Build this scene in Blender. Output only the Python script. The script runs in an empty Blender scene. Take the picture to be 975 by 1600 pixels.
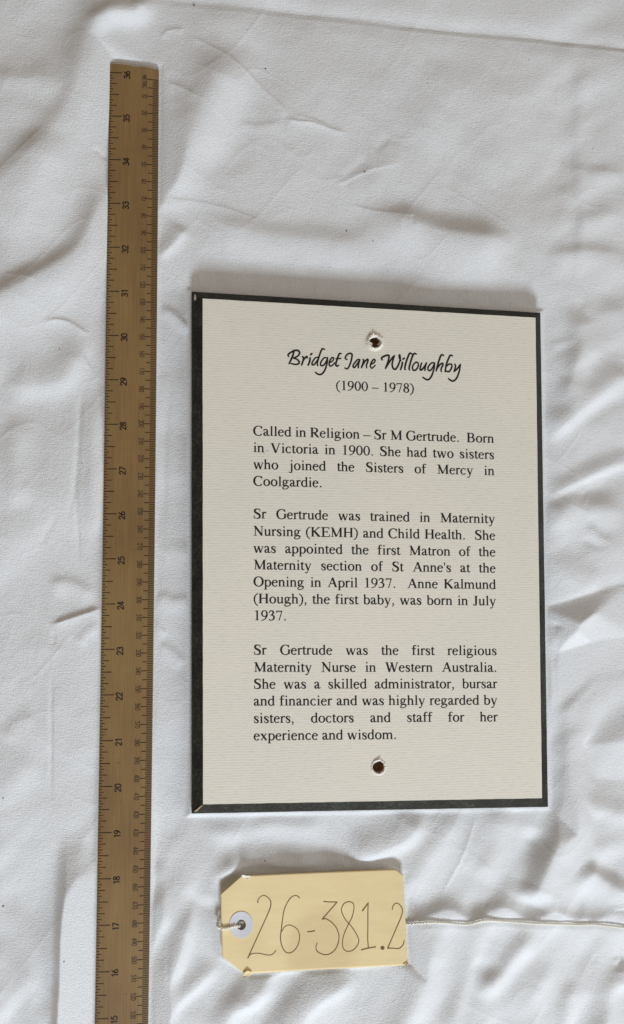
import bpy, bmesh, math, random
import numpy as np
from mathutils import Vector, Matrix, Euler
random.seed(7)
rng = np.random.default_rng(11)
SC = bpy.context.scene
MM = 0.001

# ------------------------------------------------------------------ camera
F_PX = 1501.23
CAM_MM = (31.80, 0.57, 555.38)
CAM_ROT = (0.0473, -0.1573, 0.0040)
cam_d = bpy.data.cameras.new('camera')
cam = bpy.data.objects.new('camera', cam_d)
SC.collection.objects.link(cam)
cam.location = Vector(CAM_MM) * MM
cam.rotation_euler = Euler(CAM_ROT, 'XYZ')
cam_d.sensor_fit = 'VERTICAL'
cam_d.sensor_height = 36.0
cam_d.lens = F_PX / 1600.0 * 36.0
cam_d.clip_start = 0.02
cam_d.clip_end = 50.0
SC.camera = cam

# ------------------------------------------------------------------ light: a cool window low at the near side, warm room all round
world = bpy.data.worlds.new('World')
SC.world = world
world.use_nodes = True
wn = world.node_tree.nodes
wn['Background'].inputs[0].default_value = (1.0, 0.80, 0.60, 1)
wn['Background'].inputs[1].default_value = 0.235

def area(name, loc, target, sx, sy, power, color):
    d = bpy.data.lights.new(name, 'AREA')
    d.shape = 'RECTANGLE'; d.size = sx; d.size_y = sy
    d.energy = power; d.color = color
    o = bpy.data.objects.new(name, d)
    SC.collection.objects.link(o)
    o.location = loc
    o.rotation_euler = (Vector(target) - Vector(loc)).to_track_quat('-Z', 'Y').to_euler()
    return o
KD = 2.2; KEL = math.radians(30); KAZ = math.radians(5)
kc = Vector((0.05, -0.02, 0.0))
area('window_light', kc + Vector((math.sin(KAZ) * math.cos(KEL), -math.cos(KAZ) * math.cos(KEL), math.sin(KEL))) * KD,
     kc, 0.52, 0.45, 40.0, (0.80, 0.905, 1.0))
# a second, larger and dimmer window of the same room, off to the right
sl = Vector((0.12, 0.0, 0.0))
area('side_window_light', sl + Vector((2.1, -0.45, 1.45)), sl, 1.8, 1.5, 21.0, (0.93, 0.97, 1.0))
SC.view_settings.view_transform = 'Standard'
SC.view_settings.look = 'None'
SC.view_settings.exposure = 0.0
SC.view_settings.gamma = 1.0
SC.view_settings.use_curve_mapping = False

# ------------------------------------------------------------------ picture plane measurements -> places on the table
RM = np.array(Euler(CAM_ROT, 'XYZ').to_matrix())
CP = np.array(CAM_MM)
def at(x, y, z=0.0):
    """point (mm) at height z seen at pixel x, y of the 975 x 1600 photograph"""
    d = RM @ np.array([(x - 487.5) / F_PX, (800 - y) / F_PX, -1.0])
    t = (z - CP[2]) / d[2]
    return CP + d * t
def to_px(P):
    q = (P - CP) @ RM
    return 487.5 + F_PX * q[..., 0] / -q[..., 2], 800 - F_PX * q[..., 1] / -q[..., 2]

# ------------------------------------------------------------------ object helpers
def link(o):
    SC.collection.objects.link(o); return o
def mesh_obj(name, verts, faces, mat=None, parent=None, smooth=False):
    me = bpy.data.meshes.new(name)
    me.from_pydata([tuple(float(c) * MM for c in v) for v in verts], [], faces)
    me.update()
    if smooth:
        for p in me.polygons: p.use_smooth = True
    o = link(bpy.data.objects.new(name, me))
    if mat: me.materials.append(mat)
    if parent is not None: put(o, parent)
    return o
def put(o, parent):
    o.parent = parent
    o.matrix_parent_inverse = Matrix.Translation(-Vector(parent.location)) if parent.type == 'EMPTY' and parent.parent is None else Matrix.Identity(4)
def thing(name, label, cat, loc_mm, group=None):
    o = link(bpy.data.objects.new(name, None))
    o.empty_display_size = 0.01
    o.location = Vector(loc_mm) * MM
    o['label'] = label; o['category'] = cat
    if group: o['group'] = group
    return o

# ------------------------------------------------------------------ materials
def mat(name):
    m = bpy.data.materials.new(name); m.use_nodes = True
    nt = m.node_tree
    return m, nt, nt.nodes['Principled BSDF']
def N(nt, t, **kw):
    n = nt.nodes.new(t)
    for k, v in kw.items():
        if k in n.inputs: n.inputs[k].default_value = v
        else: setattr(n, k, v)
    return n
def L(nt, a, b): nt.links.new(a, b)
def ramp(nt, fac, stops):
    r = N(nt, 'ShaderNodeValToRGB')
    el = r.color_ramp.elements
    while len(el) < len(stops): el.new(0.5)
    for e, (p, c) in zip(el, stops):
        e.position = p; e.color = (*c, 1)
    L(nt, fac, r.inputs[0]); return r
def coords(nt, scale=(1, 1, 1), rot=(0, 0, 0)):
    tc = N(nt, 'ShaderNodeTexCoord'); mp = N(nt, 'ShaderNodeMapping')
    mp.inputs['Scale'].default_value = scale; mp.inputs['Rotation'].default_value = rot
    L(nt, tc.outputs['Object'], mp.inputs[0]); return mp.outputs[0]
def noise(nt, vec, scale, detail=3, rough=0.55):
    n = N(nt, 'ShaderNodeTexNoise', Scale=scale, Detail=detail, Roughness=rough)
    L(nt, vec, n.inputs['Vector']); return n.outputs['Fac']
def bump(nt, bs, h, dist, strength=1.0, prev=None):
    b = N(nt, 'ShaderNodeBump', Strength=strength, Distance=dist)
    L(nt, h, b.inputs['Height'])
    if prev: L(nt, prev, b.inputs['Normal'])
    L(nt, b.outputs[0], bs.inputs['Normal']); return b.outputs[0]

def cloth_mat():
    m, nt, bs = mat('white_cotton')
    v = coords(nt)
    n1 = noise(nt, v, 14, 4)
    r = ramp(nt, n1, [(0.3, (0.825, 0.835, 0.855)), (0.7, (0.86, 0.868, 0.885))])
    L(nt, r.outputs[0], bs.inputs['Base Color'])
    bs.inputs['Roughness'].default_value = 0.85
    bs.inputs['Specular IOR Level'].default_value = 0.15
    bs.inputs['Sheen Weight'].default_value = 0.12
    # weave: two sets of threads, slubby, plus the nap of a much washed sheet
    fine = noise(nt, v, 1300, 2, 0.8)
    b1 = bump(nt, bs, fine, 0.00045, 0.8)
    wx = noise(nt, coords(nt, (1, 0.22, 1)), 1500, 2, 0.6); wy = noise(nt, coords(nt, (0.22, 1, 1)), 1500, 2, 0.6)
    ad = N(nt, 'ShaderNodeMath', operation='ADD'); L(nt, wx, ad.inputs[0]); L(nt, wy, ad.inputs[1])
    b2 = bump(nt, bs, ad.outputs[0], 0.00032, 0.65, b1)
    mid = noise(nt, coords(nt, (1.5, 1, 1), (0, 0, 0.7)), 330, 4, 0.65)
    b3 = bump(nt, bs, mid, 0.0006, 0.2, b2)
    big = noise(nt, coords(nt, (2.2, 0.8, 1), (0, 0, 0.5)), 60, 4, 0.6)
    bump(nt, bs, big, 0.0012, 0.24, b3)
    # a little thread to thread difference in the cotton itself
    sp = ramp(nt, fine, [(0.3, (0.93, 0.93, 0.93)), (0.55, (1, 1, 1))])
    mx = N(nt, 'ShaderNodeMix', data_type='RGBA', blend_type='MULTIPLY'); mx.inputs['Factor'].default_value = 1
    L(nt, r.outputs[0], mx.inputs['A']); L(nt, sp.outputs[0], mx.inputs['B']); L(nt, mx.outputs['Result'], bs.inputs['Base Color'])
    return m
def paper_mat():
    m, nt, bs = mat('cream_laid_paper')
    v = coords(nt, (1, 1, 1), (0, 0, 0.0))
    wv = N(nt, 'ShaderNodeTexWave', wave_type='BANDS', bands_direction='Y')
    for k_, val in (('Scale', 215.0), ('Distortion', 3.5), ('Detail', 3.0), ('Detail Scale', 0.6), ('Detail Roughness', 0.7)): wv.inputs[k_].default_value = val
    L(nt, coords(nt, (0.28, 1, 1)), wv.inputs['Vector'])
    dash = noise(nt, coords(nt, (230, 1300, 1)), 1.0, 3, 0.7)
    ml = N(nt, 'ShaderNodeMath', operation='MULTIPLY_ADD'); L(nt, wv.outputs['Fac'], ml.inputs[0]); ml.inputs[1].default_value = 0.24; L(nt, dash, ml.inputs[2])
    st = ml.outputs[0]
    st2 = noise(nt, v, 1500, 2, 0.6)
    fl = noise(nt, v, 9, 4)
    a = ramp(nt, st, [(0.34, (0.735, 0.68, 0.59)), (0.54, (0.845, 0.79, 0.695)), (0.85, (0.885, 0.835, 0.74))])
    b = ramp(nt, fl, [(0.3, (0.945, 0.96, 0.955)), (0.5, (0.98, 0.98, 0.975)), (0.7, (1, 0.99, 0.985))])
    mx = N(nt, 'ShaderNodeMix', data_type='RGBA', blend_type='MULTIPLY'); mx.inputs['Factor'].default_value = 1
    L(nt, a.outputs[0], mx.inputs['A']); L(nt, b.outputs[0], mx.inputs['B'])
    L(nt, mx.outputs['Result'], bs.inputs['Base Color'])
    bs.inputs['Roughness'].default_value = 0.8
    bs.inputs['Specular IOR Level'].default_value = 0.2
    b1 = bump(nt, bs, st, 0.0004, 0.22)
    bump(nt, bs, st2, 0.0003, 0.22, b1)
    return m
def board_mat():
    m, nt, bs = mat('black_green_stained_board')
    v = coords(nt)
    n1 = noise(nt, v, 520, 5, 0.8); n2 = noise(nt, v, 70, 4)
    r = ramp(nt, n1, [(0.34, (0.012, 0.010, 0.008)), (0.54, (0.026, 0.026, 0.020)), (0.69, (0.070, 0.078, 0.064)), (0.80, (0.17, 0.15, 0.12))])
    r2 = ramp(nt, n2, [(0.35, (0.75, 0.66, 0.58)), (0.65, (1.4, 1.42, 1.3))])
    mx = N(nt, 'ShaderNodeMix', data_type='RGBA', blend_type='MULTIPLY'); mx.inputs['Factor'].default_value = 1
    L(nt, r.outputs[0], mx.inputs['A']); L(nt, r2.outputs[0], mx.inputs['B'])
    n3 = noise(nt, v, 210, 5, 0.75)                       # rubbed brown spots
    wr = ramp(nt, n3, [(0.66, (0, 0, 0)), (0.72, (1, 1, 1))])
    m3 = N(nt, 'ShaderNodeMix', data_type='RGBA'); L(nt, wr.outputs[0], m3.inputs['Factor'])
    L(nt, mx.outputs['Result'], m3.inputs['A']); m3.inputs['B'].default_value = (0.13, 0.085, 0.05, 1)
    L(nt, m3.outputs['Result'], bs.inputs['Base Color'])
    bs.inputs['Roughness'].default_value = 0.6
    bs.inputs['Specular IOR Level'].default_value = 0.22
    bump(nt, bs, n1, 0.0003, 0.5)
    return m
def raw_mat(name, c1, c2, scale=300, rough=0.85):
    m, nt, bs = mat(name)
    n = noise(nt, coords(nt), scale, 4, 0.7)
    r = ramp(nt, n, [(0.3, c1), (0.7, c2)])
    L(nt, r.outputs[0], bs.inputs['Base Color'])
    bs.inputs['Roughness'].default_value = rough
    bs.inputs['Specular IOR Level'].default_value = 0.2
    bump(nt, bs, n, 0.0003, 0.6)
    return m
def ruler_mat():
    m, nt, bs = mat('varnished_boxwood')
    g = noise(nt, coords(nt, (1400, 30, 1)), 1.0, 4, 0.6)
    cl = noise(nt, coords(nt, (22, 10, 1)), 1.0, 4, 0.6)
    a = ramp(nt, g, [(0.3, (0.222, 0.138, 0.055)), (0.7, (0.282, 0.180, 0.075))])
    b = ramp(nt, cl, [(0.28, (0.76, 0.68, 0.68)), (0.48, (1.0, 0.95, 0.95)), (0.68, (1.16, 1.18, 1.14))])
    mx = N(nt, 'ShaderNodeMix', data_type='RGBA', blend_type='MULTIPLY'); mx.inputs['Factor'].default_value = 1
    L(nt, a.outputs[0], mx.inputs['A']); L(nt, b.outputs[0], mx.inputs['B'])
    sp = noise(nt, coords(nt), 260, 3, 0.6)
    s = ramp(nt, sp, [(0.24, (0.6, 0.55, 0.5)), (0.32, (1, 1, 1))])
    mx2 = N(nt, 'ShaderNodeMix', data_type='RGBA', blend_type='MULTIPLY'); mx2.inputs['Factor'].default_value = 0.6
    L(nt, mx.outputs['Result'], mx2.inputs['A']); L(nt, s.outputs[0], mx2.inputs['B'])
    L(nt, mx2.outputs['Result'], bs.inputs['Base Color'])
    bs.inputs['Roughness'].default_value = 0.45
    bs.inputs['Specular IOR Level'].default_value = 0.35
    bump(nt, bs, g, 0.0001, 0.25)
    return m
def flat_mat(name, c, rough=0.7, spec=0.3):
    m, nt, bs = mat(name)
    bs.inputs['Base Color'].default_value = (*c, 1)
    bs.inputs['Roughness'].default_value = rough
    bs.inputs['Specular IOR Level'].default_value = spec
    return m
def card_mat():
    m, nt, bs = mat('manila_card')
    v = coords(nt)
    n1 = noise(nt, coords(nt, (40, 160, 1)), 1.0, 4, 0.6)
    n2 = noise(nt, v, 700, 3, 0.7)
    r = ramp(nt, n1, [(0.3, (0.81, 0.64, 0.35)), (0.7, (0.87, 0.695, 0.395))])
    # old water stain: a soft darker tide mark, part of the card
    cx, cy = at(500, 1478, 3)[:2]
    tc = N(nt, 'ShaderNodeTexCoord')
    mp = N(nt, 'ShaderNodeMapping'); mp.vector_type = 'POINT'
    mp.inputs['Location'].default_value = (-cx * MM, -cy * MM, 0)
    L(nt, tc.outputs['Object'], mp.inputs[0])
    wob = N(nt, 'ShaderNodeTexNoise', Scale=60.0, Detail=3.0)
    L(nt, tc.outputs['Object'], wob.inputs['Vector'])
    sep = N(nt, 'ShaderNodeSeparateXYZ'); L(nt, mp.outputs[0], sep.inputs[0])
    comb = N(nt, 'ShaderNodeCombineXYZ'); L(nt, sep.outputs[0], comb.inputs[0]); L(nt, sep.outputs[1], comb.inputs[1])
    ln = N(nt, 'ShaderNodeVectorMath', operation='LENGTH'); L(nt, comb.outputs[0], ln.inputs[0])
    ad = N(nt, 'ShaderNodeMath', operation='MULTIPLY_ADD'); L(nt, wob.outputs['Fac'], ad.inputs[0]); ad.inputs[1].default_value = 0.012; L(nt, ln.outputs['Value'], ad.inputs[2])
    s = ramp(nt, ad.outputs[0], [(0.026, (0.90, 0.875, 0.85)), (0.0285, (1, 1, 1))])
    mx = N(nt, 'ShaderNodeMix', data_type='RGBA', blend_type='MULTIPLY'); mx.inputs['Factor'].default_value = 1
    L(nt, r.outputs[0], mx.inputs['A']); L(nt, s.outputs[0], mx.inputs['B'])
    L(nt, mx.outputs['Result'], bs.inputs['Base Color'])
    bs.inputs['Roughness'].default_value = 0.6
    bs.inputs['Specular IOR Level'].default_value = 0.3
    bump(nt, bs, n2, 0.00015, 0.4)
    return m

M_CLOTH = cloth_mat(); M_PAPER = paper_mat(); M_BOARD = board_mat(); M_RULER = ruler_mat(); M_CARD = card_mat()
M_INK = flat_mat('black_print', (0.013, 0.012, 0.012), 0.6)
M_TICK = flat_mat('dark_brown_graduation', (0.030, 0.018, 0.012), 0.6)
M_TICK_FINE = flat_mat('faded_brown_graduation', (0.055, 0.037, 0.027), 0.6)
M_PENCIL = flat_mat('brown_biro', (0.16, 0.10, 0.032), 0.5)
M_RAW = raw_mat('raw_brown_fibreboard', (0.10, 0.055, 0.03), (0.58, 0.36, 0.22), 800)
M_TORN = raw_mat('torn_white_paper', (0.78, 0.73, 0.66), (0.90, 0.87, 0.83), 900)
M_SCUFF = raw_mat('scuffed_edge_wood', (0.20, 0.12, 0.05), (0.62, 0.47, 0.30), 900)
M_CHIP = raw_mat('chipped_white_paint', (0.5, 0.47, 0.42), (0.8, 0.78, 0.74), 900)
M_RING = flat_mat('white_reinforcement_ring', (0.66, 0.655, 0.70), 0.5, 0.3)
M_STRING = raw_mat('cotton_string', (0.90, 0.85, 0.74), (0.97, 0.94, 0.86), 900)
M_LINT = flat_mat('dark_lint', (0.05, 0.045, 0.045), 0.9)
M_WORN = raw_mat('worn_end_grain', (0.30, 0.25, 0.19), (0.42, 0.37, 0.31), 500)

# ------------------------------------------------------------------ ruler geometry (fitted to the graduations)
TK = {36: 113.0, 35: 181.0, 34: 249.5, 33: 317.5, 32: 386.2, 31: 455.3, 30: 525, 29: 594, 28: 663.6, 27: 733.2, 26: 803,
      25: 873.2, 24: 943.6, 23: 1014.5, 22: 1085.3, 21: 1156.8, 20: 1228, 19: 1300, 18: 1372.8, 17: 1446, 16: 1519.3, 15: 1593}
ly_ = [113, 317, 525, 733, 943, 1228, 1446, 1593]
lx_ = [170.3, 168.2, 165.5, 162.5, 158.5, 155, 151, 148]
rx_ = [248, 247, 245, 243, 240.5, 237, 234, 232]
Lp = np.array([at(np.interp(y, ly_, lx_), y, 1.2) for y in TK.values()])
Rp = np.array([at(np.interp(y, ly_, rx_), y, 1.2) for y in TK.values()])
inch = np.array(list(TK.keys()), float)
PY = np.polyfit(inch, Lp[:, 1], 2)
PXL = np.polyfit(Lp[:, 1], Lp[:, 0], 2)
PXR = np.polyfit(Rp[:, 1], Rp[:, 0], 2)
def lin_ext(P, t, lo, hi):
    # quadratic inside the measured span, straight beyond it
    tc = min(max(t, lo), hi); return np.polyval(P, tc) + np.polyval(np.polyder(P), tc) * (t - tc)
def ruler_y(i): return lin_ext(PY, i, 15, 36.3)
YLO, YHI = ruler_y(15), ruler_y(36.3)
PROF = [(0, 1.0), (0.025, 1.4), (0.22, 2.0), (0.78, 2.0), (0.985, 1.5), (1, 1.2)]
def ruler_z(u): return float(np.interp(u, [p[0] for p in PROF], [p[1] for p in PROF]))
def ruler_pt(u, i, dz=0.0):
    y = ruler_y(i)
    a = lin_ext(PXL, y, YLO, YHI); b = lin_ext(PXR, y, YLO, YHI)
    # the graduations are square to the edges
    slope = np.polyval(np.polyder(PXL), min(max(y, YLO), YHI))
    return np.array([a + (b - a) * u, y - slope * (b - a) * u, ruler_z(u) + dz])

# ------------------------------------------------------------------ cloth height field (mm), drawn fold by fold
def catmull(pts, n=8):
    P = [np.array(p, float) for p in pts]
    if len(P) < 3: 
        return np.array([P[0] + (P[-1] - P[0]) * t for t in np.linspace(0, 1, n + 1)])
    P = [2 * P[0] - P[1]] + P + [2 * P[-1] - P[-2]]
    out = []
    for k in range(1, len(P) - 2):
        p0, p1, p2, p3 = P[k - 1:k + 3]
        for t in np.linspace(0, 1, n, endpoint=False):
            out.append(0.5 * ((2 * p1) + (-p0 + p2) * t + (2 * p0 - 5 * p1 + 4 * p2 - p3) * t * t + (-p0 + 3 * p1 - 3 * p2 + p3) * t ** 3))
    out.append(P[-2]); return np.array(out)

def axis(lo, hi, step, far):
    mid = np.arange(lo, hi + step, step)
    e = []; s = step; a = 0
    while a < far:
        s *= 1.25; a += s; e.append(a)
    e = np.array(e)
    return np.concatenate([lo - e[::-1], mid, mid[-1] + e])
gx = axis(-75, 290, 0.65, 600); gy = axis(-320, 320, 0.65, 600)
GX, GY = np.meshgrid(gx, gy)
PXX, PYY = to_px(np.stack([GX, GY, np.zeros_like(GX)], -1))
H = np.zeros_like(GX)

def value_noise(X, Y, cell, seed, ang=0.0, sx=1.0, sy=1.0):
    r = np.random.default_rng(seed); T = r.random((64, 64))
    c, s = math.cos(ang), math.sin(ang)
    u = (X * c + Y * s) / cell / sx; v = (-X * s + Y * c) / cell / sy
    iu = np.floor(u).astype(int); iv = np.floor(v).astype(int); fu = u - iu; fv = v - iv
    fu = fu ** 3 * (fu * (fu * 6 - 15) + 10); fv = fv ** 3 * (fv * (fv * 6 - 15) + 10)
    g = lambda a, b: T[a % 64, b % 64]
    return (g(iu, iv) * (1 - fu) + g(iu + 1, iv) * fu) * (1 - fv) + (g(iu, iv + 1) * (1 - fu) + g(iu + 1, iv + 1) * fu) * fv - 0.5

def seg_dist(pts, R):
    """signed distance (left of travel = +, on the picture: y down) and 0..1 position along the line, for grid points within R"""
    x0, y0 = pts.min(0) - R; x1, y1 = pts.max(0) + R
    idx = np.where((PXX > x0) & (PXX < x1) & (PYY > y0) & (PYY < y1))
    X = PXX[idx]; Y = PYY[idx]
    best = np.full(X.shape, 1e9); sd = np.zeros_like(best); tt = np.zeros_like(best)
    ln = np.hypot(*np.diff(pts, axis=0).T); cum = np.concatenate([[0], np.cumsum(ln)]); tot = cum[-1]
    for k in range(len(pts) - 1):
        ax, ay = pts[k]; dx, dy = pts[k + 1] - pts[k]; l2 = dx * dx + dy * dy + 1e-9
        t = np.clip(((X - ax) * dx + (Y - ay) * dy) / l2, 0, 1)
        ex = X - ax - t * dx; ey = Y - ay - t * dy
        d = np.hypot(ex, ey); m = d < best
        best[m] = d[m]; sd[m] = (np.sign(dy * ex - dx * ey) * d)[m]; tt[m] = ((cum[k] + t * ln[k]) / tot)[m]
    return idx, sd, tt
def fold(pts, h, wa, wb=None, sharp=False, t0=0.25, t1=0.25):
    """ridge (h>0) or furrow (h<0) in mm; wa / wb: half width in pixels on the left / right of the direction of travel"""
    wb = wa if wb is None else wb
    P = catmull(pts, 8)
    idx, sd, tt = seg_dist(P, 3.0 * max(wa, wb))
    w = np.where(sd > 0, wa, wb); q = np.abs(sd) / w
    pr = np.exp(-q * 1.5) * (1 + 0.5 * q) if sharp else np.exp(-q * q)
    sm = lambda a: a * a * (3 - 2 * a)
    e = sm(np.clip(tt / max(t0, 1e-3), 0, 1)) if t0 > 0 else 1.0
    f = sm(np.clip((1 - tt) / max(t1, 1e-3), 0, 1)) if t1 > 0 else 1.0
    ww_ = max(wa, wb)
    h = h * (1.15 if sharp and ww_ < 10 else 1.5) if sharp else h * float(np.interp(ww_, [4, 8, 14, 22], [0.95, 1.1, 2.0, 2.8]))
    if not sharp and ww_ < 9: t0, t1 = (0.5 if t0 > 0.2 else t0), (0.5 if t1 > 0.2 else t1)
    H[idx] += h * pr * e * f
def bumpy(x, y, rx, ry, ang, h):
    c, s = math.cos(ang), math.sin(ang)
    u = (PXX - x) * c + (PYY - y) * s; v = -(PXX - x) * s + (PYY - y) * c
    H[...] += h * np.exp(-(u / rx) ** 2 - (v / ry) ** 2)

exec_folds = None
def build_folds():
    # ---- upper left: broad rolls running down to the left
    fold([(170, -40), (150, 30), (134, 85), (112, 165), (62, 232), (0, 286), (-60, 320)], 1.6, 50, 28, t0=0.1, t1=0.1)
    fold([(160, 262), (152, 335), (122, 394), (70, 430), (0, 466), (-60, 490)], 1.7, 40, 21, t0=0.3, t1=0.1)
    fold([(230, -10), (215, 22), (170, 30), (140, 60)], 1.8, 14, 20)
    fold([(70, 200), (40, 330), (-20, 360)], 1.0, 40)
    fold([(144, 232), (156, 240), (168, 250)], -0.5, 3.5, sharp=True)
    fold([(5, 428), (35, 432), (58, 440)], 0.45, 4, 8, sharp=True)
    fold([(-20, 120), (60, 125), (100, 150)], 0.5, 18)
    # ---- left middle
    fold([(66, 512), (80, 500), (108, 503), (142, 525)], 0.75, 3.5, 11, sharp=True)
    fold([(150, 545), (125, 550), (95, 590), (40, 600), (0, 590)], 1.1, 20, 34)
    fold([(30, 640), (22, 720), (35, 800)], 0.8, 22)
    fold([(126, 596), (123, 680), (117, 760), (107, 815)], -0.75, 5, 5)
    fold([(118, 755), (120, 800), (124, 880)], -0.55, 4, 4)
    fold([(150, 600), (146, 720), (146, 860)], 0.7, 14)
    fold([(57, 855), (75, 830), (88, 800)], -0.35, 6)
    fold([(74, 978), (110, 966), (165, 948)], 1.2, 4, 15, sharp=True)
    fold([(70, 915), (110, 912), (150, 935)], 0.5, 10, 18)
    fold([(84, 985), (83, 1010)], -0.3, 4)
    fold([(120, 1010), (140, 985), (160, 975)], 0.6, 10)
    # ---- left lower
    fold([(81, 1040), (80, 1100), (80, 1160), (79, 1260)], -0.55, 3.0, 4.0)
    fold([(60, 1120), (30, 1130), (0, 1160)], 0.4, 15)
    fold([(106, 1290), (106, 1360), (104, 1450), (103, 1540), (97, 1640)], 5.2, 32, 13, t0=0.5, t1=0.02)
    fold([(124, 1270), (128, 1400), (129, 1500), (126, 1640)], 1.0, 14, 14, t0=0.4, t1=0.02)
    fold([(60, 1180), (20, 1230), (-20, 1300)], 0.5, 26)
    fold([(40, 1640), (50, 1560), (44, 1480), (0, 1400)], 0.8, 22)
    fold([(141, 1440), (140, 1520), (139, 1640)], -0.9, 9, t0=0.4, t1=0.02)
    # ---- between ruler and plaque
    fold([(248, 478), (272, 492), (300, 520)], 0.7, 6, 12)
    fold([(266, 585), (261, 650), (257, 730), (257, 830)], -0.6, 5, 7)
    fold([(281, 640), (285, 690), (282, 740)], -0.25, 6)
    fold([(246, 925), (268, 940), (300, 936)], 0.5, 10, 16)
    fold([(240, 968), (252, 984), (262, 992)], 0.6, 4, 9, sharp=True)
    fold([(245, 1010), (262, 1015), (290, 1040)], 0.45, 8, 14)
    fold([(250, 870), (275, 860), (300, 870)], 0.4, 14)
    fold([(292, 352), (270, 380), (244, 402)], 0.9, 10, 18)
    fold([(232, 300), (255, 320), (300, 316)], 0.4, 8)
    # ---- upper middle
    fold([(370, 60), (340, 130), (300, 215), (262, 270), (235, 330)], 2.2, 46, 40)
    fold([(430, 60), (400, 140), (352, 230), (300, 290)], -1.0, 36)
    fold([(250, 62), (262, 48), (290, 46)], 0.6, 4, 9, sharp=True)
    fold([(252, 130), (285, 140), (312, 165)], 0.5, 4, 9, sharp=True)
    fold([(295, 55), (330, 75), (362, 95), (395, 122), (424, 150), (456, 182)], 0.42, 2.8, 7, sharp=True, t0=0.1, t1=0.1)
    fold([(444, 186), (466, 190), (490, 192), (515, 200), (546, 208)], 0.75, 3.0, 7, sharp=True, t0=0.12, t1=0.2)
    fold([(452, 180), (480, 184), (520, 198)], 0.35, 2.5, 6, sharp=True)
    fold([(370, 192), (410, 197), (446, 190)], 0.3, 6, 10)
    fold([(524, 290), (548, 278), (576, 266), (606, 258), (640, 250)], 0.5, 9, 3, sharp=True, t0=0.12, t1=0.5)
    fold([(612, 206), (600, 222), (585, 238)], -0.3, 5, 7)
    fold([(580, 245), (556, 262), (530, 284)], -0.35, 12, 8)
    fold([(236, 308), (280, 313), (325, 318), (370, 330), (420, 350)], 0.33, 2.5, 8, sharp=True)
    fold([(545, 315), (575, 326), (605, 332), (648, 337)], 0.42, 3, 9, sharp=True, t0=0.2, t1=0.08)
    fold([(642, 336), (643, 355)], -0.25, 3)
    fold([(560, 330), (640, 352), (720, 372), (815, 386)], 2.2, 24, 46, t0=0.35, t1=0.25)
    fold([(300, 340), (420, 372), (520, 380), (600, 385)], 1.1, 24, 34)
    fold([(911, 90), (908, 220), (910, 330), (904, 470)], 0.45, 16, 11, t0=0.1)
    fold([(880, 95), (875, 240), (878, 340)], -0.2, 18)
    fold([(985, 130), (948, 178), (870, 265), (800, 340)], -0.28, 14)
    fold([(700, 90), (680, 180), (640, 230)], 0.5, 34)
    fold([(800, 110), (780, 200), (740, 280)], 0.6, 40)
    fold([(890, 265), (930, 268), (985, 272)], 0.5, 10, 14)
    fold([(850, 405), (910, 396), (985, 400)], 0.8, 14, 24)
    fold([(960, 320), (940, 340), (900, 345)], 0.4, 14)
    # ---- right middle
    fold([(896, 470), (908, 530), (900, 575), (880, 640)], 1.3, 22, 15)
    fold([(860, 540), (885, 535), (905, 528)], 0.45, 8)
    fold([(990, 580), (955, 604), (912, 634), (872, 668), (850, 690)], 1.7, 14, 26, t0=0.1)
    fold([(985, 500), (945, 480), (905, 485)], 0.6, 18)
    fold([(990, 716), (945, 733), (905, 750), (850, 776)], 1.2, 9, 18, t0=0.05)
    fold([(900, 770), (950, 748)], 0.35, 5)
    fold([(850, 830), (900, 790), (985, 806)], 1.4, 22, 26)
    fold([(918, 815), (930, 835), (948, 850), (962, 885), (976, 925)], 1.2, 7, 9, t0=0.15)
    fold([(905, 842), (930, 850), (948, 858)], -0.4, 6)
    fold([(860, 860), (890, 900), (950, 905)], 0.5, 22)
    # the pinched fold with the shaded wedge
    # ---- right lower
    fold([(898, 1030), (890, 1130), (888, 1210), (884, 1280), (855, 1342), (826, 1415)], 2.6, 38, 17, t0=0.65, t1=0.08)
    fold([(838, 1290), (826, 1350), (812, 1400)], -1.2, 16, 20)
    fold([(985, 1280), (940, 1262), (915, 1270)], 0.9, 14, 20)
    fold([(905, 1348), (936, 1372), (985, 1398)], 1.7, 12, 26, t1=0.02)
    fold([(985, 1330), (955, 1320), (925, 1335)], 0.6, 16)
    fold([(744, 1272), (734, 1308), (719, 1345), (705, 1372), (688, 1405)], 0.55, 3.0, 4, sharp=True, t0=0.15)
    fold([(660, 1262), (640, 1300), (600, 1325), (540, 1345)], 1.6, 16, 30)
    fold([(720, 1262), (690, 1310), (655, 1360), (640, 1410)], 1.0, 20, 24)
    fold([(790, 1262), (775, 1310), (745, 1380)], 0.9, 22)
    # ---- seam puckers along the string
    pass
    # ---- bottom
    fold([(830, 1448), (812, 1480), (780, 1520), (742, 1560)], 1.7, 17, 15)
    fold([(735, 1500), (760, 1512), (790, 1508)], -0.5, 12)
    fold([(760, 1446), (742, 1490), (715, 1560), (700, 1640)], 0.9, 14, 16)
    fold([(985, 1520), (950, 1552), (935, 1640)], 1.9, 15, 24, t0=0.05, t1=0.02)
    fold([(900, 1530), (885, 1570), (880, 1640)], 0.9, 12, t1=0.02)
    fold([(930, 1490), (928, 1506)], -0.4, 3)
    fold([(690, 1446), (668, 1500), (650, 1560), (600, 1640)], 1.7, 24, 26, t1=0.02)
    fold([(860, 1500), (840, 1560), (820, 1640)], 0.7, 20, t1=0.02)
    fold([(560, 1522), (520, 1545), (480, 1575), (440, 1640)], 1.4, 16, 30, t1=0.02)
    fold([(430, 1525), (400, 1560), (360, 1580), (330, 1640)], 1.2, 14, 22, t1=0.02)
    fold([(300, 1395), (293, 1440), (276, 1500), (262, 1545), (262, 1640)], 1.9, 12, 22, t1=0.02)
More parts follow.
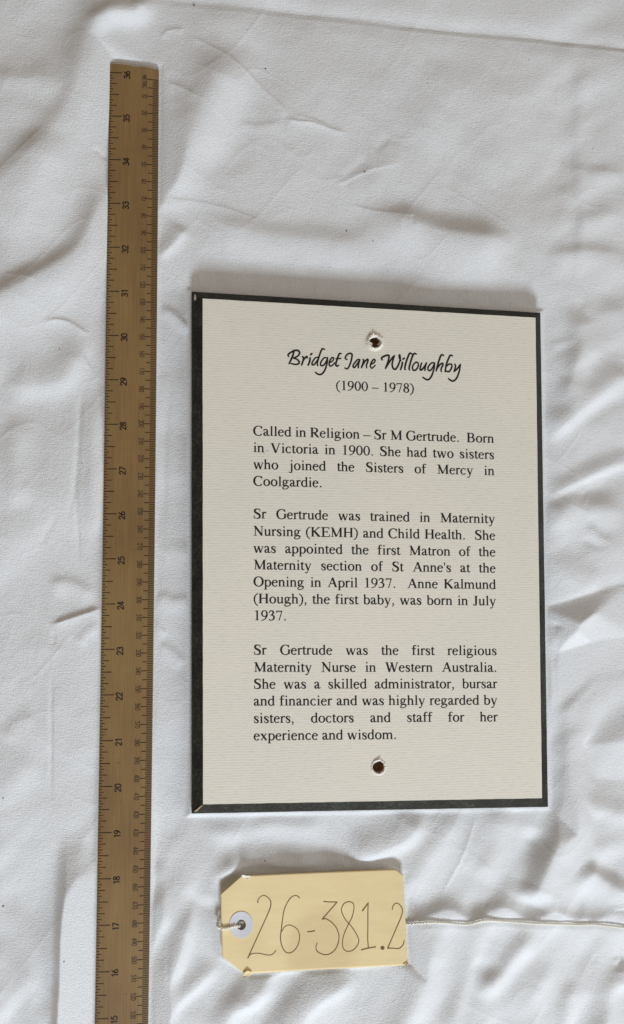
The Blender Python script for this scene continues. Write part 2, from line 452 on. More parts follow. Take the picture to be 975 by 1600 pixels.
    fold([(340, 1500), (310, 1535), (280, 1560), (240, 1600)], 1.1, 12, 20)
    fold([(262, 1470), (262, 1560), (263, 1640)], -0.5, 4, t1=0.02)
    fold([(250, 1340), (256, 1400), (244, 1460)], 0.8, 12, 14)
    fold([(380, 1350), (340, 1375), (318, 1420)], 0.9, 14, 20)
    fold([(520, 1350), (450, 1352), (400, 1345), (320, 1372)], 0.9, 10, 22)
    fold([(300, 1290), (360, 1302), (430, 1290), (520, 1300)], 0.7, 16)
build_folds()

# seam puckers: scalloped crest just behind the string
xs = np.clip(PXX, 0, 3000)
V = [(600, 0.3), (648, 0.0), (700, 1.0), (738, 0.05), (785, 1.0), (826, 0.0), (862, 0.85), (900, 0.15), (912, 0.35), (926, 0.0), (960, 0.8), (1010, 0.3), (1060, 0.9), (1110, 0.1), (1300, 0.5)]
sc_ = np.interp(xs, [v[0] for v in V], [v[1] for v in V]); sc_ = sc_ * sc_ * (3 - 2 * sc_)
yl = np.interp(xs, [560, 635, 675, 729, 762, 838, 904, 930, 975, 1300], [1444, 1443, 1440, 1443, 1437, 1441, 1443, 1443, 1447, 1462])
d = PYY - yl                                    # + below the string
en = np.clip((PXX - 615) / 40, 0, 1)
crest = yl - 4 - 17 * sc_
q = PYY - crest
H += en * 3.6 * np.where(q < 0, np.exp(-(np.abs(q) / 14) ** 1.7), np.exp(-(q / 40) ** 2))
H += en * -0.9 * np.exp(-((PYY - yl) / 5.0) ** 2)
# the turned hem along the top: a second thickness of cloth lies over the first
hx = np.array([-400, 200, 240, 300, 459, 662, 800, 907, 925, 975, 1500]); hy = np.array([-40, -6, 0, 5, 21, 45, 57, 69, 71, 78, 135])
yh = np.interp(PXX, hx, hy)
dh = yh - PYY                                   # + above the edge
sg = lambda q: 1 / (1 + np.exp(-np.clip(q, -40, 40)))
lip = -1.3 * sg((dh - 0.5) / 0.6) - 0.7 * np.exp(-(np.minimum(dh, 0) / 15) ** 2) * (dh < 0) - 0.7 * (dh >= 0) + 2.2 * sg((dh - 13) / 5.0)
fade = np.clip((PXX - 215) / 60, 0, 1)
H += fade * lip
# soft irregular billows and small puckers
WX, WY = GX, GY
H += 3.8 * value_noise(WX, WY, 62, 1, 0.5, 1.6, 0.8)
H += 1.5 * value_noise(WX, WY, 27, 2, 0.8, 1.5, 0.8)
H += 0.42 * value_noise(WX, WY, 12, 3, 0.3)
H += 0.14 * value_noise(WX, WY, 6, 4, 1.0)
for cell, sd_, an, am in ((30, 21, 0.9, 0.22), (24, 22, -0.5, 0.17), (15, 23, 1.9, 0.12)):       # fine crisp wrinkles, in patches
    rn = value_noise(WX, WY, cell, sd_, an, 1.9, 0.8); pm = np.clip(value_noise(WX, WY, 45, sd_ + 10) * 5 + 0.35, 0, 1)
    H += am * pm * np.exp(-np.abs(rn) * 26)
lowm = np.clip((PYY - 1230) / 120, 0, 1)
H += lowm * 3.2 * value_noise(WX, WY, 17, 5, math.radians(52), 2.6, 0.8)     # long slanting rolls near the tag
midr = np.clip((PXX - 845) / 30, 0, 1) * (1 - lowm)
H += midr * 1.6 * value_noise(WX, WY, 14, 6, math.radians(30), 2.2, 0.8)

# creased facets: the pinched fold right of the plaque and the small one below it
def facets(P, T, keep, blur=1):
    global H
    x0 = min(p[0] for p in P); x1 = max(p[0] for p in P); y0 = min(p[1] for p in P); y1 = max(p[1] for p in P)
    add = np.zeros_like(H); msk = np.zeros_like(H)
    box = (PXX >= x0) & (PXX <= x1) & (PYY >= y0) & (PYY <= y1); idx = np.where(box)
    X = PXX[idx]; Y = PYY[idx]; A = np.zeros_like(X); M = np.zeros_like(X)
    for a, b, c in T:
        (ax, ay, az), (bx, by, bz), (cx, cy, cz) = P[a], P[b], P[c]
        dn = (by - cy) * (ax - cx) + (cx - bx) * (ay - cy)
        u = ((by - cy) * (X - cx) + (cx - bx) * (Y - cy)) / dn; v = ((cy - ay) * (X - cx) + (ax - cx) * (Y - cy)) / dn; w = 1 - u - v
        m_ = (u >= -1e-6) & (v >= -1e-6) & (w >= -1e-6)
        A[m_] = 1.6 * (u * az + v * bz + w * cz)[m_]; M[m_] = 1
    add[idx] = A; msk[idx] = M
    for _ in range(blur):
        for ax_ in (0, 1): add = (np.roll(add, 1, ax_) + 2 * add + np.roll(add, -1, ax_)) / 4
    for _ in range(14):
        for ax_ in (0, 1): msk = (np.roll(msk, 1, ax_) + msk + np.roll(msk, -1, ax_)) / 3
    H = H * (1 - keep * msk) + add
FP = [(840, 952, 0), (890, 938, 0), (935, 925, 0.2), (968, 917, 0.6), (1060, 905, 0.4),      # 0-4 valley behind the fold
      (852, 964, 0.8), (872, 971, 3.4), (890, 980, 5.6), (925, 957, 3.9), (948, 936, 2.2),  # 5-9 crest
      (872, 1019, 0.9), (925, 1003, 0.5), (985, 993, 0.4), (1060, 985, 0),                    # 10-13 foot of the lit facet
      (846, 980, 0.2), (868, 976, 1.2), (846, 993, 1.3), (866, 994, 2.0), (846, 1008, 0.2), (864, 1035, 0), (872, 1110, 0), (930, 1060, 0), (1000, 1040, 0), (1060, 950, 0.3)]
FT = [(0, 1, 7), (0, 7, 6), (0, 6, 5), (1, 2, 8), (1, 8, 7), (2, 9, 8), (2, 3, 9), (7, 8, 11), (7, 11, 10), (8, 9, 12), (8, 12, 11), (9, 3, 12), (3, 23, 12), (3, 4, 23), (23, 13, 12),
      (5, 6, 15), (5, 15, 14), (6, 7, 15), (14, 15, 17), (14, 17, 16), (15, 7, 17), (7, 10, 17), (16, 17, 18), (17, 10, 18), (18, 10, 19), (10, 11, 21), (10, 21, 20), (10, 20, 19), (11, 12, 22), (11, 22, 21)]
facets(FP, FT, 0.9)
FP = [(912, 1164, 0), (945, 1130, 0), (985, 1094, 0), (1060, 1040, 0), (928, 1163, 0.8), (955, 1160, 2.6), (985, 1150, 4.2), (1060, 1110, 3), (930, 1215, 0), (985, 1225, 0), (1060, 1210, 0)]
FT = [(0, 1, 4), (1, 5, 4), (1, 2, 5), (2, 6, 5), (2, 3, 6), (3, 7, 6), (0, 4, 8), (4, 5, 8), (5, 9, 8), (5, 6, 9), (6, 10, 9), (6, 7, 10)]
facets(FP, FT, 0.8, 3)
# things weigh the cloth flat under them
def quad_sd(poly):
    """signed distance in px to a convex polygon (negative inside)"""
    P = np.array(poly, float); c = P.mean(0); m = np.full(PXX.shape, -1e9)
    for k in range(len(P)):
        a, b = P[k], P[(k + 1) % len(P)]; t = (b - a) / np.hypot(*(b - a)); n = np.array([t[1], -t[0]])
        if np.dot(c - a, n) > 0: n = -n
        m = np.maximum(m, (PXX - a[0]) * n[0] + (PYY - a[1]) * n[1])
    return m
PLAQUE_OUT = [(299.5, 456.4), (843.1, 489.5), (854.9, 1260), (299.4, 1270.3)]
PLAQUE_IN = [(315.9, 466), (837.2, 495.8), (847.6, 1247.8), (316.5, 1257.5)]
def settle(sdist, soft, top):
    global H
    cap = 0.45 + 0.42 * np.maximum(sdist - soft * 0.6, 0) * 0.37       # cloth held down near the thing cannot stand up steeply
    H = -0.4 * np.logaddexp(-H / 0.4, -cap / 0.4)
    w = 1 / (1 + np.exp(np.clip((sdist - soft * 0.55) / (soft * 0.15), -40, 40)))
    H = H * (1 - w) + w * (top - 0.15 + 0.15 * np.tanh(H / 3))
H -= 1.0
settle(quad_sd([(172, 98), (249, 108), (232, 1600), (229, 1900), (141, 1900), (148, 1600)]), 9, 0.0)
settle(quad_sd(PLAQUE_OUT), 10, 0.0)
TAG_POLY = [(377.5, 1368), (618, 1358), (630, 1367), (637, 1504), (391, 1522), (347, 1495), (344.5, 1397.5)]
settle(quad_sd(TAG_POLY), 8, -0.4)

V_ = np.stack([GX, GY, H], -1).reshape(-1, 3)
nx, ny = len(gx), len(gy)
ii = np.arange(nx * ny).reshape(ny, nx)
Fq = np.stack([ii[:-1, :-1], ii[:-1, 1:], ii[1:, 1:], ii[1:, :-1]], -1).reshape(-1, 4)
me = bpy.data.meshes.new('tablecloth')
me.vertices.add(len(V_)); me.vertices.foreach_set('co', (V_ * MM).astype(np.float32).ravel())
me.loops.add(Fq.size); me.loops.foreach_set('vertex_index', Fq.astype(np.int32).ravel())
me.polygons.add(len(Fq)); me.polygons.foreach_set('loop_start', np.arange(0, Fq.size, 4, dtype=np.int32))
me.polygons.foreach_set('use_smooth', np.ones(len(Fq), dtype=bool))
me.update(calc_edges=True); me.validate()
me.materials.append(M_CLOTH)
cloth = link(bpy.data.objects.new('tablecloth', me))
cloth['kind'] = 'structure'
def cloth_z(x, y):
    i = np.clip(np.searchsorted(gx, x), 1, nx - 1); j = np.clip(np.searchsorted(gy, y), 1, ny - 1)
    return float(max(H[j, i], H[j - 1, i], H[j, i - 1], H[j - 1, i - 1]))

# ------------------------------------------------------------------ pen strokes as thin printed shapes
class Ink:
    def __init__(s): s.v = []; s.f = []; s.n = 0
    def strip(s, pts, ws, fn, cap=True):
        """pts in local 2-D, ws full widths, fn(x, y, layer) -> mm"""
        P = np.array(pts, float); W = np.array(ws, float) / 2
        keep = [0] + [k for k in range(1, len(P)) if np.hypot(*(P[k] - P[k - 1])) > 1e-6]
        P = P[keep]; W = W[keep]
        if len(P) < 2: return
        T = np.gradient(P, axis=0) if len(P) > 2 else np.array([P[1] - P[0]] * 2)
        T /= np.hypot(T[:, 0], T[:, 1])[:, None] + 1e-12
        Nn = np.stack([-T[:, 1], T[:, 0]], -1)
        rows = []
        if cap: rows.append((P[0] - T[0] * W[0] * 0.85, Nn[0], W[0] * 0.5))
        for k in range(len(P)): rows.append((P[k], Nn[k], W[k]))
        if cap: rows.append((P[-1] + T[-1] * W[-1] * 0.85, Nn[-1], W[-1] * 0.5))
        lay = s.n % 7; s.n += 1
        b = len(s.v)
        for c, n_, w in rows:
            s.v.append(fn(*(c + n_ * w), lay)); s.v.append(fn(*(c - n_ * w), lay))
        for k in range(len(rows) - 1):
            a = b + 2 * k; s.f.append((a, a + 1, a + 3, a + 2))
    def poly(s, pts, fn):
        lay = s.n % 7; s.n += 1; b = len(s.v)
        for p in pts: s.v.append(fn(p[0], p[1], lay))
        s.f.append(tuple(range(b, b + len(pts))))
    def build(s, name, m, parent): 
        f = []
        for q in s.f:          # all faces look up
            p = [np.array(s.v[i]) for i in q[:3]]
            f.append(q if np.cross(p[1] - p[0], p[2] - p[0])[2] > 0 else q[::-1])
        return mesh_obj(name, s.v, f, m, parent)

def curve_pts(pts, n=6):
    """pts: (x, y, w) smooth"""
    A = catmull(pts, n); return A[:, :2], A[:, 2]

# ---- a text serif face, 1000 units to the em
SE = 26
def st(x, y0, y1, w=84): return ('s', [(x, y0, w), (x, y1, w)])
def ln(x0, y0, x1, y1, w, w2=None): return ('s', [(x0, y0, w), (x1, y1, w2 or w)])
def cv(*p): return ('c', list(p))
def foot(x, y, hw=108, b=44):     # bracketed serif sitting on y
    return ('p', [(x - hw, y), (x + hw, y), (x + hw, y + SE - 6), (x + b + 22, y + SE + 2), (x + b - 4, y + 58), (x - b + 4, y + 58), (x - b - 22, y + SE + 2), (x - hw, y + SE - 6)])
def head(x, y, hw=108, b=44):
    return ('p', [(x - hw, y), (x - hw, y - SE + 6), (x - b - 22, y - SE - 2), (x - b + 4, y - 58), (x + b - 4, y - 58), (x + b + 22, y - SE - 2), (x + hw, y - SE + 6), (x + hw, y)])
def flag(x, y, w=84, ln_=95):     # lower-case head serif
    return ('p', [(x + w / 2, y), (x + w / 2 - 14, y + 4), (x - ln_, y - 42), (x - ln_, y - 60), (x - w / 2, y - 62), (x - w / 2, y - 110), (x + w / 2, y - 110)])
def el(cx, cy, rx, ry, a0, a1, thick, thin, pw=1.6, n=22):
    o = []
    for k in range(n + 1):
        a = math.radians(a0 + (a1 - a0) * k / n)
        o.append((cx + rx * math.cos(a), cy + ry * math.sin(a), thin + (thick - thin) * abs(math.cos(a)) ** pw))
    return ('r', o)
def ball(x, y, r):
    return ('p', [(x + r * math.cos(t * math.pi / 6), y + r * math.sin(t * math.pi / 6)) for t in range(12)])
ST, CAP = 88, 106
GL = {
 'a': (444, [cv((72, 352, 62), (90, 418, 52), (190, 444, 36), (272, 405, 70), (292, 320, ST)), st(292, 330, 95, ST), cv((292, 105, ST), (304, 42, 64), (350, 18, 44), (432, 58, 22)),
             cv((292, 275, 26), (175, 232, 44), (88, 150, 84), (92, 60, 86), (150, 26, 56), (220, 42, 34), (292, 92, 26)), ball(74, 345, 32)]),
 'b': (500, [st(113, 20, 683), flag(113, 683), el(258, 222, 170, 216, 130, -130, 96, 34), ]),
 'c': (444, [el(240, 222, 172, 214, 48, 322, 92, 34), ball(360, 360, 36)]),
 'd': (500, [st(382, 0, 683), flag(382, 683), el(240, 222, 170, 216, 50, 310, 96, 34), ('p', [(382, 0), (382, 60), (490, 42), (490, 24), (424, 12)])]),
 'e': (444, [el(228, 222, 160, 218, 14, 322, 92, 32), ln(70, 270, 392, 270, 28), ]),
 'f': (333, [st(146, 0, 560), cv((146, 540, ST), (160, 620, 68), (230, 668, 40), (300, 650, 44)), ball(318, 632, 34), ln(20, 434, 310, 434, 30), foot(150, 0, 125)]),
 'g': (500, [el(208, 300, 118, 142, 0, 360, 82, 30), ln(308, 408, 470, 410, 40), cv((140, 178, 30), (82, 130, 44), (78, 84, 60), (150, 60, 64), (310, 48, 78), (415, 0, 76), (428, -70, 50), (350, -150, 36), (220, -186, 34), (90, -170, 50), (52, -105, 52), (105, -35, 30), (180, 5, 24))]),
 'h': (500, [st(110, 0, 683), flag(110, 683), cv((140, 350, 30), (210, 410, 42), (290, 415, 70), (362, 370, 80), (376, 280, ST)), st(376, 290, 0), foot(110, 0), foot(376, 0)]),
 'i': (278, [st(143, 0, 450), flag(143, 456), foot(143, 0, 120), ball(136, 625, 56)]),
 'j': (278, [st(150, -90, 450), flag(150, 456), cv((150, -70, ST), (140, -150, 66), (70, -198, 34), (0, -180, 40)), ball(-20, -165, 36), ball(146, 625, 56)]),
 'k': (500, [st(110, 0, 683), flag(110, 683), ln(150, 205, 390, 425, 36), ln(215, 270, 430, 15, 96), foot(110, 0), foot(430, 0, 90, 20), ('p', [(280, 450), (280, 430), (470, 430), (470, 450)])]),
 'l': (278, [st(143, 0, 683), flag(143, 683), foot(143, 0, 120)]),
 'm': (778, [st(110, 0, 450), flag(110, 456), cv((140, 350, 30), (210, 410, 42), (285, 412, 70), (350, 370, 80), (378, 280, ST)), st(378, 290, 0), cv((405, 350, 30), (480, 410, 42), (560, 412, 70), (632, 370, 80), (652, 280, ST)), st(652, 290, 0), foot(110, 0), foot(378, 0, 100), foot(652, 0)]),
 'n': (500, [st(110, 0, 450), flag(110, 456), cv((140, 350, 30), (210, 410, 42), (290, 415, 70), (362, 370, 80), (376, 280, ST)), st(376, 290, 0), foot(110, 0), foot(376, 0)]),
 'o': (500, [el(250, 225, 175, 218, 0, 360, 96, 32)]),
 'p': (500, [st(113, -217, 450), flag(113, 456), foot(113, -217, 115), el(262, 222, 168, 216, 130, -130, 96, 34)]),
 'r': (333, [st(108, 0, 450), flag(108, 456), cv((140, 320, 28), (180, 390, 40), (235, 430, 56), (290, 420, 62)), ball(300, 404, 42), foot(114, 0, 118)]),
 's': (389, [cv((320, 320, 22), (300, 405, 26), (200, 440, 36), (110, 415, 66), (84, 345, 84), (150, 270, 90), (250, 200, 92), (308, 125, 84), (280, 40, 64), (190, 8, 34), (95, 35, 28), (52, 140, 22))]),
 't': (278, [st(116, 110, 520), ('p', [(74, 450), (158, 450), (158, 580), (146, 580), (20, 445), (20, 425)]), cv((116, 120, ST), (126, 45, 74), (180, 18, 46), (268, 60, 20)), ln(22, 434, 258, 434, 30)]),
 'u': (500, [st(112, 120, 450), flag(112, 452, 84, 92), cv((112, 150, ST), (125, 60, 76), (190, 22, 56), (270, 40, 40), (350, 95, 26)), st(378, 0, 450), flag(378, 452, 84, 100), ('p', [(378, 0), (378, 55), (485, 40), (485, 24), (420, 8)])]),
 'v': (500, [ln(92, 440, 262, -8, 88), ln(412, 440, 268, 0, 36), ('p', [(15, 450), (15, 430), (215, 430), (215, 450)]), ('p', [(325, 450), (325, 430), (478, 430), (478, 450)])]),
 'w': (722, [ln(92, 440, 235, -8, 88), ln(365, 420, 240, 0, 36), ln(355, 440, 500, -8, 88), ln(645, 440, 506, 0, 36), ('p', [(15, 450), (15, 430), (205, 430), (205, 450)]), ('p', [(280, 450), (280, 430), (470, 430), (470, 450)]), ('p', [(570, 450), (570, 430), (710, 430), (710, 450)])]),
 'x': (500, [ln(95, 435, 405, 15, 92), ln(390, 435, 85, 15, 36), ('p', [(20, 450), (20, 430), (215, 430), (215, 450)]), ('p', [(315, 450), (315, 430), (465, 430), (465, 450)]), ('p', [(15, 0), (15, 20), (165, 20), (165, 0)]), ('p', [(290, 0), (290, 20), (485, 20), (485, 0)])]),
 'y': (500, [ln(92, 440, 262, 0, 88), cv((416, 440, 36), (330, 200, 36), (245, -40, 36), (190, -160, 40), (110, -205, 44)), ball(80, -180, 38), ('p', [(15, 450), (15, 430), (215, 430), (215, 450)]), ('p', [(330, 450), (330, 430), (478, 430), (478, 450)])]),
 'A': (722, [ln(362, 660, 600, 10, CAP), ln(356, 640, 120, 10, 40), ln(200, 240, 490, 240, 34), foot(118, 0, 108, 20), foot(600, 0, 118, 40)]),
 'B': (667, [st(165, 0, 662, CAP), ln(60, 648, 330, 648, 32), ln(60, 14, 340, 14, 32), ln(165, 345, 340, 345, 32), el(330, 495, 175, 152, 90, -90, 100, 32), el(345, 180, 205, 166, 90, -90, 106, 32)]),
 'C': (667, [el(368, 330, 290, 335, 40, 318, 112, 36), ('p', [(590, 675), (612, 675), (618, 450), (592, 450), (560, 560)])]),
 'E': (611, [st(155, 0, 662, CAP), ln(20, 646, 540, 646, 34), ln(20, 16, 570, 16, 34), ln(155, 345, 430, 345, 34), ln(536, 650, 545, 520, 30), ln(560, 10, 596, 165, 34), ln(430, 425, 430, 265, 26)]),
 'G': (722, [el(375, 330, 295, 335, 42, 318, 112, 36), ('p', [(600, 675), (622, 675), (628, 470), (602, 470), (565, 575)]), st(612, 60, 330, 100), head(618, 354, 110, 46)]),
 'H': (722, [st(150, 0, 662, CAP), st(572, 0, 662, CAP), ln(150, 340, 572, 340, 38), foot(150, 0, 132, 54), foot(572, 0, 132, 54), head(150, 662, 132, 54), head(572, 662, 132, 54)]),
 'J': (389, [st(230, 100, 662, CAP), cv((230, 140, CAP), (215, 40, 80), (150, -5, 40), (70, 10, 50)), ball(60, 45, 44), head(230, 662, 130, 54)]),
 'K': (722, [st(155, 0, 662, CAP), ln(205, 330, 560, 635, 44), ln(270, 385, 600, 15, 112), foot(155, 0, 125, 54), head(155, 662, 125, 54), foot(610, 0, 115, 30), head(580, 662, 105, 18)]),
 'M': (889, [ln(170, 0, 170, 640, 42), ln(160, 650, 440, 30, 104), ln(445, 30, 722, 640, 36), st(730, 0, 662, CAP), foot(160, 0, 118, 20), foot(730, 0, 130, 54), ('p', [(20, 662), (20, 640), (200, 640), (200, 662)]), ('p', [(690, 662), (690, 640), (865, 640), (865, 662)])]),
 'N': (722, [ln(150, 0, 150, 620, 40), ln(120, 655, 590, 20, 104), ln(590, 0, 590, 655, 40), foot(140, 0, 118, 20), ('p', [(15, 662), (15, 640), (180, 640), (180, 662)]), head(590, 662, 110, 20)]),
 'O': (722, [el(361, 331, 280, 330, 0, 360, 112, 36, 1.6, 30)]),
 'R': (667, [st(155, 0, 662, CAP), ln(20, 648, 330, 648, 32), ln(155, 330, 320, 330, 32), el(320, 490, 185, 158, 90, -90, 106, 32), ln(285, 335, 560, 20, 104), foot(155, 0, 130, 54), foot(585, 0, 75, 20)]),
 'S': (556, [cv((462, 500, 26), (430, 620, 34), (300, 655, 44), (165, 620, 84), (110, 530, 104), (160, 425, 108), (300, 345, 112), (420, 260, 112), (448, 150, 108), (400, 50, 84), (270, 8, 42), (120, 40, 36), (62, 190, 28)), ('p', [(450, 676), (468, 676), (474, 480), (448, 480)]), ('p', [(50, -14), (68, -14), (74, 200), (46, 200)])]),
 'V': (722, [ln(130, 645, 372, -8, CAP), ln(600, 645, 378, 0, 42), head(120, 662, 112, 44), head(612, 662, 92, 18)]),
 'W': (944, [ln(130, 645, 318, -8, CAP), ln(480, 600, 324, 0, 42), ln(460, 645, 650, -8, CAP), ln(840, 645, 656, 0, 42), head(120, 662, 112, 44), head(455, 662, 112, 44), head(848, 662, 86, 18)]),
 '0': (500, [el(250, 331, 178, 325, 0, 360, 92, 34)]),
 '1': (500, [st(262, 0, 676, 86), ('p', [(305, 676), (290, 676), (112, 592), (112, 574), (175, 590), (219, 590)]), foot(258, 0, 135)]),
 '3': (500, [cv((60, 520, 24), (120, 620, 50), (220, 655, 50), (320, 600, 84), (335, 500, 88), (270, 400, 52), (170, 350, 26)), cv((170, 358, 26), (290, 345, 60), (380, 250, 92), (370, 120, 88), (280, 30, 50), (170, 6, 40), (75, 40, 70))]),
 '7': (500, [('p', [(40, 662), (448, 662), (448, 640), (260, -5), (190, -5), (375, 590), (110, 590), (50, 510), (26, 520)])]),
 '8': (500, [el(252, 505, 138, 155, 0, 360, 84, 34), el(248, 165, 165, 165, 0, 360, 92, 34), ln(150, 420, 350, 280, 70)]),
 '9': (500, [el(248, 455, 172, 205, 0, 360, 88, 32), cv((418, 430, 88), (400, 280, 80), (310, 120, 48), (200, 30, 34), (60, -10, 24))]),
 '.': (250, [ball(125, 44, 56)]),
 ',': (250, [ball(118, 48, 54), cv((150, 40, 50), (150, -30, 34), (80, -125, 16))]),
 '(': (333, [cv((300, 672, 16), (170, 560, 52), (90, 400, 74), (84, 200, 76), (150, -20, 56), (300, -172, 16))]),
 ')': (333, [cv((33, 672, 16), (163, 560, 52), (243, 400, 74), (249, 200, 76), (183, -20, 56), (33, -172, 16))]),
 "'": (180, [ln(90, 670, 90, 440, 70, 30)]),
 '\u2013': (500, [ln(0, 225, 500, 225, 42)]),
 ' ': (250, []),
}
def set_text(ink, s, x0, yb, fn, width=None, em=1.0):
    """fn maps em units; yb baseline (y up); justified to width when given"""
    nat = sum(GL[c][0] for c in s) / 1000 * em
    extra = (width - nat) / s.count(' ') if width and ' ' in s else 0
    x = x0
    for c in s:
        adv, parts = GL[c]
        g = lambda X, Y, lay, x=x: fn(x + X / 1000 * em, yb + Y / 1000 * em, lay)
        for k, p in parts:
            if k != 'p': p = [(q[0], q[1], max(q[2] * 1.16 + 10, 54)) for q in p]
            if k == 'p': ink.poly(p, g)
            elif k == 's': ink.strip([q[:2] for q in p], [q[2] for q in p], g, cap=False)
            elif k == 'r': ink.strip([q[:2] for q in p], [q[2] for q in p], g, cap=False)
            else:
                a, w = curve_pts(p, 5); ink.strip(a, w, g, cap=True)
        x += adv / 1000 * em + (extra if c == ' ' else 0)

# ------------------------------------------------------------------ the plaque
ZT = 10.5
cP = np.mean([at(*p, 0) for p in PLAQUE_OUT], 0)
plaque = thing('memorial_plaque', 'black-edged plaque with cream printed sheet and two torn screw holes lying flat', 'plaque', (cP[0], cP[1], 0))
HOLES = [(585.3, 534.8, 9.2), (591.2, 1198.4, 9.4)]
MMPX = 0.37
def ring_pts(cx, cy, r, n, jag=0.0, seed=0):
    rr = np.random.default_rng(seed)
    return [(cx + r * (1 + jag * (rr.random() - 0.5)) * math.cos(2 * math.pi * k / n), cy + r * (1 + jag * (rr.random() - 0.5)) * math.sin(2 * math.pi * k / n)) for k in range(n)]
def filled(outer, rings, z, up=True):
    bm = bmesh.new(); edges = []
    for loop in [outer] + rings:
        vs = [bm.verts.new((p[0], p[1], z)) for p in loop]
        edges += [bm.edges.new((vs[k], vs[(k + 1) % len(vs)])) for k in range(len(vs))]
    bmesh.ops.triangle_fill(bm, use_beauty=True, use_dissolve=False, edges=edges)
    bm.verts.index_update()
    V = [tuple(v.co) for v in bm.verts]; Fc = []
    for f in bm.faces:
        ids = [v.index for v in f.verts]
        if (f.normal.z > 0) != up: ids = ids[::-1]
        Fc.append(tuple(ids))
    bm.free(); return V, Fc
def dense(quad, n=30, wob=0.0, seed=0):
    rr = np.random.default_rng(seed); o = []
    for k in range(4):
        a, b = np.array(quad[k]), np.array(quad[(k + 1) % 4])
        for t in range(n):
            p = a + (b - a) * t / n
            if t and wob: p = p + (rr.random(2) - 0.5) * wob
            o.append(p)
    return o
out_w = [at(*p, 3.0)[:2] for p in PLAQUE_OUT]
in_w = [at(*p, ZT)[:2] for p in PLAQUE_IN]
hc = [at(x, y, ZT)[:2] for x, y, r in HOLES]
hr = [r * MMPX for *_, r in HOLES]
n_ = 40
lo = dense(out_w, n_, 0.10, 3); mid_ = [np.array(p) for p in lo]; hi = dense(in_w, n_, 0.06, 4)
V = []; Fc = []
cen = np.mean(out_w, 0)
rings = [([p - (p - cen) * 0.004 for p in lo], 0.05), (lo, 0.9), (mid_, 4.2), ([a * 0.88 + b * 0.12 for a, b in zip(lo, hi)], 5.4), ([a * 0.08 + b * 0.92 for a, b in zip(lo, hi)], ZT - 0.35), (hi, ZT - 0.02)]
for pts, z in rings: V += [(p[0], p[1], z) for p in pts]
m = len(lo)
for r in range(len(rings) - 1):
    for k in range(m):
        a = r * m + k; b = r * m + (k + 1) % m
        Fc.append((a, a + m, b + m, b))
tv, tf = filled([tuple(p) for p in hi], [ring_pts(c[0], c[1], r * 1.02, 28) for c, r in zip(hc, hr)], ZT - 0.02)
b = len(V); V += tv; Fc += [tuple(i + b for i in f) for f in tf]
b = len(V); V += [(p[0], p[1], 0.05) for p in rings[0][0]]; Fc.append(tuple(range(b, b + m)))
board = mesh_obj('board', V, Fc, M_BOARD, plaque)
board.data.validate()
# printed sheet: thin card glued to the board face, with a hole torn round each screw hole
sheet_q = [at(*p, ZT + 0.1)[:2] for p in [(316.6, 466.6), (836.6, 496.4), (846.8, 1247.0), (317.2, 1256.7)]]
so = [tuple(p) for p in dense(sheet_q, 50, 0.13, 9)]
rg = [ring_pts(c[0], c[1], r * 1.28, 30, 0.05, 5 + k) for k, (c, r) in enumerate(zip(hc, hr))]
V1, F1 = filled(so, rg, ZT + 0.25); 
b = len(V1); V1 += [(p[0], p[1], ZT) for p in so]; b2 = len(V1); V1 += [(p[0], p[1], ZT + 0.25) for p in so]
mm_ = len(so)
F1 += [(b + k, b + (k + 1) % mm_, b2 + (k + 1) % mm_, b2 + k) for k in range(mm_)]
sheet = mesh_obj('printed_sheet', V1, F1, M_PAPER, plaque)
# screw holes (raw fibreboard tubes) and torn paper rims
for k, (c, r) in enumerate(zip(hc, hr)):
    V = []; Fc = []; nn = 28; rr = np.random.default_rng(50 + k)
    for z, s_ in ((ZT + 0.02, 1.0), (ZT - 1.2, 0.97), (ZT - 2.6, 0.93), (ZT - 4.0, 0.88), (ZT - 5.6, 0.80)):
        for q in range(nn):
            a = 2 * math.pi * q / nn; R_ = r * s_ * (1 + 0.06 * (rr.random() - 0.5))
            V.append((c[0] + R_ * math.cos(a), c[1] + R_ * math.sin(a), z))
    for j in range(4):
        for q in range(nn):
            a = j * nn + q; bb = j * nn + (q + 1) % nn
            Fc.append((a, bb, bb + nn, a + nn))
    Fc.append(tuple(range(4 * nn, 5 * nn)))
    mesh_obj('screw_hole', V, Fc, M_RAW, plaque)
    V = []; Fc = []; nn = 44
    prof = [(1.62, 0.262), (1.45, 0.55), (1.26, 1.45), (1.12, 1.7), (1.0, 1.1), (0.94, -0.3)] if k == 0 else [(1.42, 0.262), (1.30, 0.34), (1.20, 0.7), (1.10, 0.85), (1.0, 0.6), (0.95, -0.3)]
    ang_h = [0.75 + 0.55 * rr.random() for _ in range(nn)]
    for j, (s_, z) in enumerate(prof):
        for q in range(nn):
            a = 2 * math.pi * q / nn
            jag = 0.02 if j == 0 else (0.07 if j < 4 else 0.13)
            R_ = r * s_ * (1 + jag * (rr.random() - 0.5))
            V.append((c[0] + R_ * math.cos(a), c[1] + R_ * math.sin(a), ZT + (0.262 if j == 0 else z * ang_h[q] + 0.1 * (rr.random() - 0.5))))
    for j in range(len(prof) - 1):
        for q in range(nn):
            a = j * nn + q; bb = j * nn + (q + 1) % nn
            Fc.append((a, bb, bb + nn, a + nn))
    o = mesh_obj('torn_rim', V, Fc, M_TORN, plaque)
    o.data.materials.append(M_PAPER)
    for p in o.data.polygons:
        if p.index < nn * (2 if k == 0 else 1): p.material_index = 1
